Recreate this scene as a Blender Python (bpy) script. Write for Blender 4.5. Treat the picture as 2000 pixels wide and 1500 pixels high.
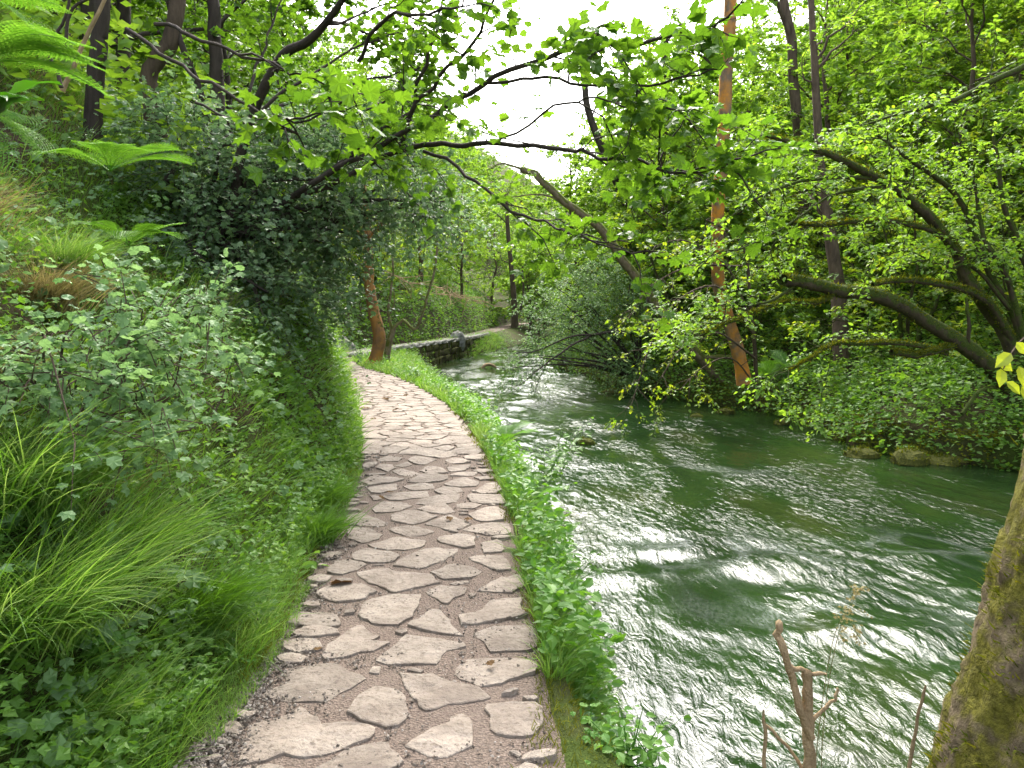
import bpy, math
import numpy as np
from mathutils import Matrix, Vector
rad = math.radians
for o in list(bpy.data.objects): bpy.data.objects.remove(o)
SC = bpy.context.scene
COL = SC.collection

# ------------------------------------------------------------------ camera, sky, sun, exposure
FPX, PITCH, EYE = 1511.0, rad(5.67), np.array([0.0, 0.0, 1.6])
cam = bpy.data.cameras.new('camera'); cam.sensor_width = 36; cam.lens = 36 * FPX / 2000
cam.clip_start = 0.05; cam.clip_end = 1000
camo = bpy.data.objects.new('camera', cam); COL.objects.link(camo)
camo.location = EYE; camo.rotation_euler = (math.pi / 2 - PITCH, 0, 0)
SC.camera = camo

SUN_EL, SUN_AZ = rad(49), rad(-3)          # azimuth measured from +Y towards +X
world = bpy.data.worlds.new('World'); SC.world = world; world.use_nodes = True
nt = world.node_tree; nt.nodes.clear()
sky = nt.nodes.new('ShaderNodeTexSky'); sky.sky_type = 'NISHITA'; sky.sun_disc = False
sky.sun_elevation = SUN_EL; sky.sun_rotation = SUN_AZ
sky.air_density = 1.0; sky.dust_density = 5.0; sky.ozone_density = 1.0
hsv = nt.nodes.new('ShaderNodeHueSaturation'); hsv.inputs['Saturation'].default_value = 0.45
bg = nt.nodes.new('ShaderNodeBackground'); bg.inputs['Strength'].default_value = 0.15
wo = nt.nodes.new('ShaderNodeOutputWorld')
nt.links.new(sky.outputs[0], hsv.inputs['Color']); nt.links.new(hsv.outputs[0], bg.inputs[0]); nt.links.new(bg.outputs[0], wo.inputs[0])
sl = bpy.data.lights.new('sun', 'SUN'); sl.energy = 0.85; sl.angle = rad(38); sl.color = (1.0, 0.95, 0.86)
so = bpy.data.objects.new('sun', sl); COL.objects.link(so)
sd = Vector((math.sin(SUN_AZ) * math.cos(SUN_EL), math.cos(SUN_AZ) * math.cos(SUN_EL), math.sin(SUN_EL)))
so.rotation_euler = sd.to_track_quat('Z', 'Y').to_euler(); so.location = (0, 30, 40)
vs = SC.view_settings; vs.view_transform = 'Standard'; vs.look = 'None'; vs.gamma = 1; vs.use_curve_mapping = False
vs.exposure = 2.55
cy = SC.cycles
cy.max_bounces = 9; cy.diffuse_bounces = 6; cy.glossy_bounces = 3; cy.transmission_bounces = 6; cy.transparent_max_bounces = 4
cy.use_denoising = True; cy.sample_clamp_indirect = 6.0; cy.caustics_reflective = False; cy.caustics_refractive = False

# ------------------------------------------------------------------ helpers: pixels, noise
UPV = np.array([0, math.sin(PITCH), math.cos(PITCH)]); FWD = np.array([0, math.cos(PITCH), -math.sin(PITCH)])
def ray(px, py): return FWD + (px - 1000) / FPX * np.array([1.0, 0, 0]) + (750 - py) / FPX * UPV
def at(px, py, d):                      # the point seen at a photo pixel, d metres ahead
    r = ray(px, py); return EYE + r * (d / r[1])
def on(px, py, z):                      # the point seen at a photo pixel on the level z
    r = ray(px, py); return EYE + r * ((z - EYE[2]) / r[2])
def sst(a, b, x):
    t = np.clip((x - a) / (b - a), 0, 1); return t * t * (3 - 2 * t)
def nrm(v): return v / np.maximum(np.linalg.norm(v, axis=-1, keepdims=True), 1e-9)
def _h(ix, iy, iz, s):
    with np.errstate(over='ignore'):
        n = (ix.astype(np.uint32) * np.uint32(374761393) + iy.astype(np.uint32) * np.uint32(668265263) + iz.astype(np.uint32) * np.uint32(2147483647) + np.uint32(s * 974711 + 1013))
        n = (n ^ (n >> np.uint32(13))) * np.uint32(1274126177); n = n ^ (n >> np.uint32(16))
        n = n * np.uint32(2246822519); n = n ^ (n >> np.uint32(15))
    return (n & np.uint32(0xffffff)).astype(np.float64) / 0xffffff
def noise(x, y, z=None, s=0):           # value noise 0..1
    x = np.asarray(x, float); y = np.asarray(y, float); z = np.zeros_like(x) if z is None else np.asarray(z, float)
    xi, yi, zi = np.floor(x).astype(np.int64), np.floor(y).astype(np.int64), np.floor(z).astype(np.int64)
    fx, fy, fz = x - xi, y - yi, z - zi
    fx, fy, fz = [f * f * f * (f * (f * 6 - 15) + 10) for f in (fx, fy, fz)]
    r = 0
    for a in (0, 1):
        for b in (0, 1):
            for c in (0, 1):
                w = (fx if a else 1 - fx) * (fy if b else 1 - fy) * (fz if c else 1 - fz)
                r = r + w * _h(xi + a, yi + b, zi + c, s)
    return r
def fbm(x, y, z=None, s=0, o=3):
    r, a, t, f = 0, 1.0, 0, 1.0
    for k in range(o):
        r = r + a * noise(x * f, y * f, None if z is None else z * f, s + k); t += a; a *= .5; f *= 2.03
    return r / t

# ------------------------------------------------------------------ helpers: meshes, objects
class MB:
    """collects vertices, faces and a per-vertex tint for ONE mesh"""
    def __init__(s): s.V, s.F, s.T, s.n = [], [], [], 0
    def add(s, V, F, tint=0.5):
        V = np.asarray(V, float).reshape(-1, 3); F = np.asarray(F, np.int64)
        if len(V) == 0: return s
        s.V.append(V); s.F.append(F + s.n); s.n += len(V)
        s.T.append(np.full(len(V), tint) if np.ndim(tint) == 0 else np.asarray(tint, float)); return s
    def mesh(s, name, mat, smooth=False, org=None):
        me = bpy.data.meshes.new(name)
        if s.n:
            V = np.concatenate(s.V) - (0 if org is None else np.asarray(org)); T = np.concatenate(s.T)
            fl = np.concatenate([f.ravel() for f in s.F]); tot = np.concatenate([np.full(len(f), f.shape[1]) for f in s.F])
            st = np.concatenate([[0], np.cumsum(tot)[:-1]])
            me.vertices.add(len(V)); me.vertices.foreach_set('co', V.astype(np.float32).ravel())
            me.loops.add(len(fl)); me.loops.foreach_set('vertex_index', fl.astype(np.int32))
            me.polygons.add(len(tot)); me.polygons.foreach_set('loop_start', st.astype(np.int32)); me.polygons.foreach_set('loop_total', tot.astype(np.int32))
            me.polygons.foreach_set('use_smooth', np.full(len(tot), smooth))
            a = me.attributes.new('tint', 'FLOAT', 'POINT'); a.data.foreach_set('value', T.astype(np.float32))
            me.update(calc_edges=True)
        me.materials.append(mat); return me
def link(name, me, parent=None, loc=None):
    o = bpy.data.objects.new(name, me); COL.objects.link(o)
    if parent is not None: o.parent = parent
    if loc is not None: o.location = [float(c) for c in loc]
    return o
def meta(o, label=None, cat=None, group=None, kind=None):
    for k, v in (('label', label), ('category', cat), ('group', group), ('kind', kind)):
        if v: o[k] = v
    return o
def thing(name, loc, label, cat, group=None): return meta(link(name, None, None, loc), label, cat, group)
def mat4(pos, ax, nz, size):
    ax = ax / np.linalg.norm(ax); y = np.cross(nz, ax); y /= max(np.linalg.norm(y), 1e-9); z = np.cross(ax, y)
    M = np.eye(4); M[:3, 0] = ax * size; M[:3, 1] = y * size; M[:3, 2] = z * size; M[:3, 3] = pos
    return Matrix(M.tolist())

def tube(pts, r, sides=8, bump=0.0, seed=0, cap=True):
    pts = np.asarray(pts, float); n = len(pts); r = np.broadcast_to(np.asarray(r, float), (n,))
    t = nrm(np.gradient(pts, axis=0)); ref = np.array([0, 0, 1.0]) if abs(t[0][2]) < .9 else np.array([1.0, 0, 0])
    u = np.zeros((n, 3)); a = np.cross(t[0], ref); a /= np.linalg.norm(a)
    for i in range(n):
        a = a - t[i] * a.dot(t[i]); a /= max(np.linalg.norm(a), 1e-9); u[i] = a
    v = np.cross(t, u); th = np.arange(sides) * 2 * math.pi / sides
    ring = u[:, None] * np.cos(th)[None, :, None] + v[:, None] * np.sin(th)[None, :, None]
    rr = r[:, None] * np.ones(sides)
    if bump:
        P = pts[:, None] + ring * .2
        rr = rr * (1 + bump * (fbm(P[..., 0] * 6, P[..., 1] * 6, P[..., 2] * 3, seed) - .5) * 2)
    V = (pts[:, None] + ring * rr[..., None]).reshape(-1, 3)
    i = np.arange(n - 1)[:, None] * sides; j = np.arange(sides)[None]; k = (j + 1) % sides
    F = np.stack([i + j, i + k, i + sides + k, i + sides + j], -1).reshape(-1, 4)
    return V, F
def spline(P, n):
    P = np.asarray(P, float)
    if len(P) < 3:
        t = np.linspace(0, 1, n)[:, None]; return P[0] * (1 - t) + P[-1] * t
    Q = np.concatenate([[2 * P[0] - P[1]], P, [2 * P[-1] - P[-2]]]); out = []
    for x in np.linspace(0, len(P) - 1.000001, n):
        i = int(x); t = x - i; a, b, c, d = Q[i:i + 4]
        out.append(.5 * (2 * b + (c - a) * t + (2 * a - 5 * b + 4 * c - d) * t * t + (3 * b - a - 3 * c + d) * t ** 3))
    return np.array(out)

# leaf shapes: x along the leaf, y across, z up; folded and curled
def lf2(): return np.array([[0, 0, 0], [.42, .3, .07], [1, 0, -.06], [.42, -.3, .07]]), np.array([[0, 2, 1], [0, 3, 2]])
def lf6():
    V = [[0, 0, 0], [.22, .24, .07], [.6, .28, .06], [1, 0, -.12], [.6, -.28, .06], [.22, -.24, .07], [.5, 0, -.01]]
    return np.array(V), np.array([[6, i, (i + 1) % 6] for i in range(6)])
def palm(lobes, tip, sinus, tooth=True, droop=.09, long=1.0):
    c = np.array([.42, 0]); pts = [(0, 0, 0)]; A = np.array(lobes); full = list(-A[::-1]) + [0] + list(A) if 0 not in lobes else lobes
    full = sorted(full)
    for k, a in enumerate(full):
        rt = tip * (1.0 if abs(a) < 80 else .74) * (long if a == 0 else 1)
        w = 13
        if tooth:
            for da, f in ((-w, .72), (0, 1), (w, .72)): pts.append((c[0] + rt * f * math.cos(rad(a + da)), rt * f * math.sin(rad(a + da)), -droop * (f * rt / .6) ** 2 + .03 * (da != 0)))
        else: pts.append((c[0] + rt * math.cos(rad(a)), rt * math.sin(rad(a)), -droop * (rt / .6) ** 2))
        if k < len(full) - 1:
            m = (a + full[k + 1]) / 2; pts.append((c[0] + sinus * math.cos(rad(m)), sinus * math.sin(rad(m)), .05))
    V = np.array(pts + [(c[0], 0, 0)]); n = len(V) - 1
    return V, np.array([[n, i, (i + 1) % n] for i in range(n)])
LF2, LF6 = lf2(), lf6()
SYC = palm([56, 112], .57, .43)
LOB = palm([62, 122], .52, .36, tooth=False, droop=.1)
LOB3 = palm([70], .55, .34, tooth=False, droop=.1)

def leaves(mb, tmpl, pos, ax, nz, size, tint, wid=1.0):
    V, F = tmpl; ax = nrm(ax); y = nrm(np.cross(nz, ax)); z = np.cross(ax, y); size = np.broadcast_to(size, (len(pos),))
    W = (pos[:, None] + size[:, None, None] * (V[None, :, :1] * ax[:, None] + wid * V[None, :, 1:2] * y[:, None] + V[None, :, 2:] * z[:, None]))
    FF = F[None] + (np.arange(len(pos)) * len(V))[:, None, None]
    mb.add(W.reshape(-1, 3), FF.reshape(-1, F.shape[1]), np.repeat(np.broadcast_to(tint, (len(pos),)), len(V)))

def twig_leaves(rng, S, D, L, n, droop=.25, flat=.4, spread=.8, jit=.03):
    """leaves set left and right along twigs: positions, axes, normals"""
    N = len(S); t = (np.arange(n) + .7) / n; D = nrm(D); up = np.array([0, 0, 1.0])
    s = np.cross(np.broadcast_to(up, D.shape), D); bad = np.linalg.norm(s, axis=1) < .15; s[bad] = rng.normal(size=(bad.sum(), 3)); s = nrm(s)
    P = S[:, None] + D[:, None] * (L[:, None, None] * t[None, :, None]); P[..., 2] -= droop * L[:, None] * t[None] ** 2
    side = np.where(np.arange(n) % 2, 1.0, -1.0)[None, :, None]
    ax = D[:, None] * .6 + s[:, None] * side * spread + rng.normal(size=(N, n, 3)) * .25; ax[..., 2] -= droop * .7
    nz = up + rng.normal(size=(N, n, 3)) * flat
    P = P + rng.normal(size=P.shape) * jit
    return P.reshape(-1, 3), ax.reshape(-1, 3), nz.reshape(-1, 3)
def twig_tubes(mb, S, D, L, r=.004, droop=.25, m=3):
    N = len(S); t = np.linspace(0, 1, m); D = nrm(D)
    P = S[:, None] + D[:, None] * (L[:, None, None] * t[None, :, None]); P[..., 2] -= droop * L[:, None] * t[None] ** 2
    a = nrm(np.cross(D, np.array([.3, .2, 1.0]))); b = np.cross(D, a); th = np.arange(3) * 2 * math.pi / 3
    ring = a[:, None] * np.cos(th)[None, :, None] + b[:, None] * np.sin(th)[None, :, None]
    rr = np.broadcast_to(r, (N,))[:, None, None, None] * (1 - .75 * t)[None, :, None, None]
    V = P[:, :, None] + ring[:, None] * rr
    i = np.arange(m - 1)[:, None] * 3; j = np.arange(3)[None]; k = (j + 1) % 3
    F = np.stack([i + j, i + k, i + 3 + k, i + 3 + j], -1).reshape(-1, 4)
    mb.add(V.reshape(-1, 3), (F[None] + (np.arange(N) * m * 3)[:, None, None]).reshape(-1, 4))
def blades(mb, rng, pos, up, lean, L, w, bend, tint, seg=3):
    N = len(pos); t = np.linspace(0, 1, seg + 1); up = nrm(up); lean = nrm(lean)
    c = bend[:, None, None]; tt = t[None, :, None]
    P = pos[:, None] + L[:, None, None] * (up[:, None] * (tt - .45 * c * tt ** 2.2) + lean[:, None] * (c * .75 * tt ** 1.7 + .1 * tt))
    s = nrm(np.cross(up, rng.normal(size=(N, 3)))) * w[:, None]
    prof = np.array([.7, 1, .75, .5, .3][:seg]) if seg > 2 else np.array([1, .8])
    A = P[:, :seg] - s[:, None] * prof[None, :, None]; B = P[:, :seg] + s[:, None] * prof[None, :, None]
    V = np.concatenate([np.stack([A, B], 2).reshape(N, -1, 3), P[:, -1:]], 1); k = 2 * seg + 1
    q = np.array([[2 * i, 2 * i + 1, 2 * i + 3, 2 * i + 2] for i in range(seg - 1)]); tr = np.array([[2 * seg - 2, 2 * seg - 1, 2 * seg]])
    off = (np.arange(N) * k)[:, None, None]; V = V.reshape(-1, 3); T = np.repeat(np.broadcast_to(tint, (N,)), k)
    n0 = mb.n; mb.add(V, (q[None] + off).reshape(-1, 4), T); mb.F.append((tr[None] + off).reshape(-1, 3) + n0)

# ------------------------------------------------------------------ materials
MATS = {}
def newmat(name):
    m = bpy.data.materials.new(name); m.use_nodes = True; n = m.node_tree; n.nodes.clear(); MATS[name] = m
    out = n.nodes.new('ShaderNodeOutputMaterial'); b = n.nodes.new('ShaderNodeBsdfPrincipled'); n.links.new(b.outputs[0], out.inputs[0])
    return m, n, b, out
def nd(n, t, **k):
    x = n.nodes.new(t)
    for a, v in k.items():
        if a.startswith('i_'): x.inputs[a[2:]].default_value = v
        else: setattr(x, a, v)
    return x
def ramp(n, fac, stops):
    r = n.nodes.new('ShaderNodeValToRGB'); e = r.color_ramp.elements
    while len(e) < len(stops): e.new(.5)
    for k, (p, c) in enumerate(stops): e[k].position = p; e[k].color = (*c, 1)
    n.links.new(fac, r.inputs[0]); return r.outputs[0]
def mix(n, f, a, b):
    x = n.nodes.new('ShaderNodeMix'); x.data_type = 'RGBA'
    for s, i in ((f, 0), (a, 6), (b, 7)):
        if hasattr(s, 'default_value') and hasattr(s, 'links'): n.links.new(s, x.inputs[i])
        else: x.inputs[i].default_value = s if i == 0 else (*s, 1)
    return x.outputs[2]
def ntex(n, scale, detail=4, rough=.6, vec=None, dist=0):
    t = nd(n, 'ShaderNodeTexNoise'); t.inputs['Scale'].default_value = scale; t.inputs['Detail'].default_value = detail; t.inputs['Roughness'].default_value = rough; t.inputs['Distortion'].default_value = dist
    if vec is None:
        vec = nd(n, 'ShaderNodeNewGeometry').outputs['Position']
    n.links.new(vec, t.inputs['Vector']); return t.outputs['Fac']
def bump(n, b, h, strength, dist):
    x = nd(n, 'ShaderNodeBump'); x.inputs['Strength'].default_value = strength; x.inputs['Distance'].default_value = dist
    n.links.new(h, x.inputs['Height']); n.links.new(x.outputs[0], b.inputs['Normal']); return x
def leafmat(name, dark, mid, light, trans=.4, rough=.5, spec=.35, tcol=None):
    m, n, b, out = newmat(name)
    a = nd(n, 'ShaderNodeAttribute', attribute_name='tint')
    c = ramp(n, a.outputs['Fac'], [(0, dark), (.5, mid), (1, light)])
    n.links.new(c, b.inputs['Base Color']); b.inputs['Roughness'].default_value = rough; b.inputs['Specular IOR Level'].default_value = spec
    t = nd(n, 'ShaderNodeBsdfTranslucent'); hs = nd(n, 'ShaderNodeHueSaturation'); hs.inputs['Hue'].default_value = .487; hs.inputs['Saturation'].default_value = 1.1; hs.inputs['Value'].default_value = 1.5
    n.links.new(c, hs.inputs['Color']); n.links.new(hs.outputs[0], t.inputs[0])
    x = nd(n, 'ShaderNodeMixShader'); x.inputs[0].default_value = trans
    n.links.new(b.outputs[0], x.inputs[1]); n.links.new(t.outputs[0], x.inputs[2]); n.links.new(x.outputs[0], out.inputs[0]); return m
L_WOOD = leafmat('wood_leaf', (.085, .18, .025), (.15, .275, .038), (.25, .38, .06), .52)
L_HAZEL = leafmat('hazel_leaf', (.07, .15, .02), (.13, .24, .03), (.27, .33, .04), .5)
L_SYC = leafmat('sycamore_leaf', (.045, .11, .015), (.08, .17, .022), (.12, .23, .03), .45, .45)
L_DARK = leafmat('maple_leaf', (.045, .095, .035), (.09, .165, .065), (.18, .27, .12), .42, .38, .5)
L_CUR = leafmat('currant_leaf', (.08, .165, .055), (.14, .245, .09), (.22, .35, .14), .4, .55, .3)
L_HERB = leafmat('herb_leaf', (.055, .13, .02), (.105, .225, .03), (.20, .33, .05), .45)
L_GREY = leafmat('willow_leaf', (.06, .12, .04), (.11, .20, .065), (.19, .29, .11), .4, .5, .3)
L_FERN = leafmat('fern_frond', (.055, .14, .02), (.09, .22, .03), (.16, .30, .05), .45)
L_HART = leafmat('hart_tongue_leaf', (.02, .08, .01), (.04, .13, .015), (.08, .19, .025), .35, .25, .6)
GRASS = leafmat('grass_blade', (.055, .13, .016), (.10, .22, .03), (.22, .32, .085), .45)
DRYGR = leafmat('dry_grass_blade', (.11, .10, .03), (.19, .17, .06), (.30, .25, .11), .3, .7)
MOSS = leafmat('moss_tuft', (.05, .07, .008), (.10, .12, .012), (.19, .19, .02), .25, .9, .1)
DEAD = leafmat('dead_leaf', (.07, .045, .02), (.12, .07, .03), (.2, .13, .05), .1, .8, .1)

def barkmat(name, c1, c2, moss=0.0, mosscol=(.07, .10, .015), scale=9, orange=None, stretch=.25):
    m, n, b, out = newmat(name)
    g = nd(n, 'ShaderNodeNewGeometry'); mp = nd(n, 'ShaderNodeMapping'); mp.inputs['Scale'].default_value = (1, 1, stretch); n.links.new(g.outputs['Position'], mp.inputs['Vector'])
    f = ntex(n, scale, 6, .65, mp.outputs[0], .4); c = ramp(n, f, [(.3, c1), (.7, c2)])
    if orange:
        f2 = ntex(n, 3.5, 4, .6); c = mix(n, ramp(n, f2, [(.36, (1, 1, 1)), (.62, (0, 0, 0))]), c, orange)
    if moss:
        sx = nd(n, 'ShaderNodeSeparateXYZ'); n.links.new(g.outputs['Normal'], sx.inputs[0])
        f3 = ntex(n, 5, 5, .6); ad = nd(n, 'ShaderNodeMath', operation='MULTIPLY_ADD'); n.links.new(sx.outputs['Z'], ad.inputs[0]); ad.inputs[1].default_value = .35; n.links.new(f3, ad.inputs[2])
        lo = .62 - moss * .35; c = mix(n, ramp(n, ad.outputs[0], [(lo, (0, 0, 0)), (lo + .12, (1, 1, 1))]), c, mix(n, ramp(n, ntex(n, 40, 5, .75), [(.35, (0, 0, 0)), (.65, (1, 1, 1))]), tuple(v * .35 for v in mosscol), mosscol))
    n.links.new(c, b.inputs['Base Color']); b.inputs['Roughness'].default_value = .9; b.inputs['Specular IOR Level'].default_value = .2
    fb = ntex(n, 70, 4, .7); ad2 = nd(n, 'ShaderNodeMath', operation='MULTIPLY_ADD'); n.links.new(fb, ad2.inputs[0]); ad2.inputs[1].default_value = .5; n.links.new(f, ad2.inputs[2]); bump(n, b, ad2.outputs[0], 1.0, .025); return m
B_LICHEN = barkmat('lichened_bark', (.10, .075, .045), (.26, .21, .14), moss=.45, mosscol=(.13, .15, .03), scale=14)
B_BROWN = barkmat('brown_bark', (.045, .032, .022), (.13, .095, .065))
B_DARK = barkmat('dark_bark', (.025, .02, .016), (.07, .055, .042))
B_MOSSY = barkmat('mossy_bark', (.035, .028, .018), (.10, .075, .045), moss=.75)
B_ORANGE = barkmat('orange_bark', (.10, .07, .045), (.26, .19, .13), orange=(.60, .25, .035))
B_ORANGE2 = barkmat('orange_lichen_bark', (.12, .075, .04), (.22, .12, .06), orange=(.34, .16, .04), moss=.05)
B_PALE = barkmat('pale_dead_wood', (.20, .14, .075), (.46, .33, .19), scale=16)
B_FRONT = barkmat('rough_mossy_bark', (.08, .06, .038), (.28, .22, .14), moss=.35, mosscol=(.17, .16, .025), scale=22, stretch=.5)

def rockmat(name, c1, c2, moss):
    m, n, b, out = newmat(name)
    f = ntex(n, 7, 6, .65); c = ramp(n, f, [(.3, c1), (.7, c2)]); f2 = ntex(n, 4, 5, .6)
    g = nd(n, 'ShaderNodeNewGeometry'); sx = nd(n, 'ShaderNodeSeparateXYZ'); n.links.new(g.outputs['Normal'], sx.inputs[0])
    ad = nd(n, 'ShaderNodeMath', operation='MULTIPLY_ADD'); n.links.new(sx.outputs['Z'], ad.inputs[0]); ad.inputs[1].default_value = .25; n.links.new(f2, ad.inputs[2])
    lo = .85 - moss * .45; mc = ramp(n, ntex(n, 45, 4, .7), [(.35, (.022, .030, .006)), (.65, (.085, .085, .018))]); c = mix(n, ramp(n, ad.outputs[0], [(lo, (0, 0, 0)), (lo + .15, (1, 1, 1))]), c, mc)
    n.links.new(c, b.inputs['Base Color']); b.inputs['Roughness'].default_value = .9; b.inputs['Specular IOR Level'].default_value = .1; bump(n, b, f, .9, .05); return m
ROCK_GREY = rockmat('grey_limestone', (.12, .12, .10), (.36, .35, .32), .25)
ROCK_MOSS = rockmat('mossy_rock', (.018, .014, .009), (.05, .038, .022), 1.05)

m, n, b, _ = newmat('paving_stone'); STONE = m
f1, f2, f3 = ntex(n, 5, 5, .6), ntex(n, 38, 5, .7), ntex(n, 14, 4, .6)
oi = nd(n, 'ShaderNodeObjectInfo')
c = ramp(n, f1, [(.25, (.175, .139, .110)), (.5, (.24, .199, .160)), (.75, (.305, .26, .214))])
c = mix(n, ramp(n, f2, [(.53, (0, 0, 0)), (.68, (1, 1, 1))]), c, (.125, .096, .075))
at_ = nd(n, 'ShaderNodeAttribute', attribute_name='tint'); f4 = ntex(n, 2.2, 6, .7); c = mix(n, ramp(n, f4, [(.48, (0, 0, 0)), (.66, (.75, .75, .75))]), c, (.135, .106, .084)); hs = nd(n, 'ShaderNodeHueSaturation'); n.links.new(c, hs.inputs['Color'])
ma = nd(n, 'ShaderNodeMath', operation='MULTIPLY_ADD'); n.links.new(oi.outputs['Random'], ma.inputs[0]); ma.inputs[1].default_value = .28; ma.inputs[2].default_value = .84; n.links.new(ma.outputs[0], hs.inputs['Value'])
n.links.new(hs.outputs[0], b.inputs['Base Color']); b.inputs['Roughness'].default_value = .85; b.inputs['Specular IOR Level'].default_value = .25
ad = nd(n, 'ShaderNodeMath', operation='MULTIPLY_ADD'); n.links.new(f2, ad.inputs[0]); ad.inputs[1].default_value = .35; n.links.new(f3, ad.inputs[2]); bump(n, b, ad.outputs[0], 1.0, .03)

m, n, b, _ = newmat('path_grit'); GRIT = m
f1, f2 = ntex(n, 2.5, 4, .6), ntex(n, 90, 3, .7); vo = nd(n, 'ShaderNodeTexVoronoi'); vo.inputs['Scale'].default_value = 85; n.links.new(nd(n, 'ShaderNodeNewGeometry').outputs['Position'], vo.inputs['Vector'])
c = ramp(n, f2, [(.3, (.095, .070, .055)), (.55, (.165, .126, .101)), (.8, (.25, .205, .17))])
c = mix(n, ramp(n, f1, [(.4, (0, 0, 0)), (.7, (.6, .6, .6))]), c, (.155, .121, .098))
n.links.new(c, b.inputs['Base Color']); b.inputs['Roughness'].default_value = .95; b.inputs['Specular IOR Level'].default_value = .15; bump(n, b, vo.outputs['Distance'], .9, .012)

m, n, b, _ = newmat('pebble'); PEB = m
a = nd(n, 'ShaderNodeAttribute', attribute_name='tint'); n.links.new(ramp(n, a.outputs['Fac'], [(0, (.07, .055, .04)), (.7, (.16, .13, .105)), (1, (.30, .265, .225))]), b.inputs['Base Color']); b.inputs['Roughness'].default_value = .85

m, n, b, _ = newmat('woodland_soil'); SOIL = m
f1, f2 = ntex(n, 1.1, 5, .65), ntex(n, 14, 5, .7)
c = ramp(n, f2, [(.3, (.028, .021, .013)), (.7, (.085, .062, .038))]); c = mix(n, ramp(n, f1, [(.4, (0, 0, 0)), (.55, (1, 1, 1))]), c, (.05, .072, .015))
n.links.new(c, b.inputs['Base Color']); b.inputs['Roughness'].default_value = 1; b.inputs['Specular IOR Level'].default_value = .1; bump(n, b, f2, 1, .05)

m, n, b, _ = newmat('river_water'); WATER = m
ta = nd(n, 'ShaderNodeAttribute', attribute_name='tint')           # foam
g = nd(n, 'ShaderNodeNewGeometry'); mp = nd(n, 'ShaderNodeMapping'); mp.inputs['Scale'].default_value = (1.0, .40, 1); mp.inputs['Rotation'].default_value = (0, 0, rad(-20)); n.links.new(g.outputs['Position'], mp.inputs['Vector'])
f1 = ntex(n, .8, 3, .5, mp.outputs[0]); f2 = ntex(n, 13, 4, .55, mp.outputs[0], .9); f3 = ntex(n, 40, 3, .6, mp.outputs[0], .3)
c = ramp(n, f1, [(.3, (.005, .014, .005)), (.55, (.011, .027, .007)), (.75, (.026, .033, .009))])
fo = nd(n, 'ShaderNodeMath', operation='MULTIPLY'); n.links.new(ta.outputs['Fac'], fo.inputs[0]); fr = ramp(n, f3, [(.38, (.15, .15, .15)), (.62, (1, 1, 1))]); n.links.new(fr, fo.inputs[1])
c = mix(n, fo.outputs[0], c, (.75, .78, .78)); n.links.new(c, b.inputs['Base Color'])
ro = nd(n, 'ShaderNodeMath', operation='MULTIPLY_ADD'); n.links.new(fo.outputs[0], ro.inputs[0]); ro.inputs[1].default_value = .5; ro.inputs[2].default_value = .05; n.links.new(ro.outputs[0], b.inputs['Roughness'])
b.inputs['IOR'].default_value = 1.333
b1 = nd(n, 'ShaderNodeBump'); b1.inputs['Strength'].default_value = .85; b1.inputs['Distance'].default_value = .05; fp = ntex(n, .9, 3, .55, mp.outputs[0], .5); mu = nd(n, 'ShaderNodeMath', operation='MULTIPLY'); n.links.new(f2, mu.inputs[0]); n.links.new(ramp(n, fp, [(.40, (.12, .12, .12)), (.62, (1, 1, 1))]), mu.inputs[1]); n.links.new(mu.outputs[0], b1.inputs['Height'])
b2 = nd(n, 'ShaderNodeBump'); b2.inputs['Strength'].default_value = .25; b2.inputs['Distance'].default_value = .008; n.links.new(f3, b2.inputs['Height']); n.links.new(b1.outputs[0], b2.inputs['Normal']); n.links.new(b2.outputs[0], b.inputs['Normal'])

# ------------------------------------------------------------------ lie of the land
WZ = -0.9
def tab(px, z, extra_lo=(), extra_hi=()):
    p = [on(a, c, z) for a, c in px]; p = sorted([(q[1], q[0]) for q in p] + list(extra_lo) + list(extra_hi)); return np.array(p).T
TXL = tab([(370, 1500), (440, 1400), (510, 1320), (560, 1230), (600, 1130), (640, 1060), (670, 1000), (700, 920), (705, 870), (700, 820), (685, 770), (668, 740)], 0,
          [(-10, -1.2), (1.5, -1.15)], [(19.5, -4.6), (22, -5.8), (25, -6.5), (28, -6.5), (33, -5.3), (40, -3.75), (50, -2.5), (60, -1.6), (75, -.2), (90, 3), (170, 20)])
TXR = tab([(1090, 1500), (1075, 1380), (1050, 1230), (1025, 1130), (1000, 1020), (975, 940), (940, 870), (900, 815), (860, 780), (810, 752), (770, 735)], 0,
          [(-10, .3), (1.5, .2)], [(20.5, -4.0), (23, -4.75), (25, -5.2), (28, -5.2), (33, -4.0), (40, -2.45), (50, -1.2), (60, -.3), (75, 1.1), (90, 4.5), (170, 22)])
TRL = np.array([(-10, 3.8), (2.0, 3.5), (2.4, 2.2), (2.7, 1.0), (3.0, .55), (4.5, .47), (5.75, .5), (7.2, .45), (9, .35), (12, .1), (16, -.45), (20, -1.05), (25, -1.9), (27, -2.4), (30, -3.3), (32, -3.65), (34, -3.5), (43, -1.1), (50, .3), (60, 1.8), (75, 4.5), (90, 9), (170, 30)]).T
TRR = tab([(1960, 905), (1780, 893), (1680, 880), (1600, 838), (1500, 803), (1370, 787), (1250, 767), (1170, 742), (1080, 717)], WZ, [(-10, 9.5), (6, 8.8)], [(37, 1.6), (44, 3.5), (60, 9), (75, 14), (90, 20), (170, 45)])
def edges(y):
    y = np.asarray(y, float); w = 0; r = np.zeros((4,) + y.shape)
    for dy in (-.7, -.35, 0, .35, .7):
        for k, t in enumerate((TXL, TXR, TRL, TRR)): r[k] += np.interp(y + dy * np.clip(y / 8, .12, 1), t[0], t[1])
    return r / 5
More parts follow.
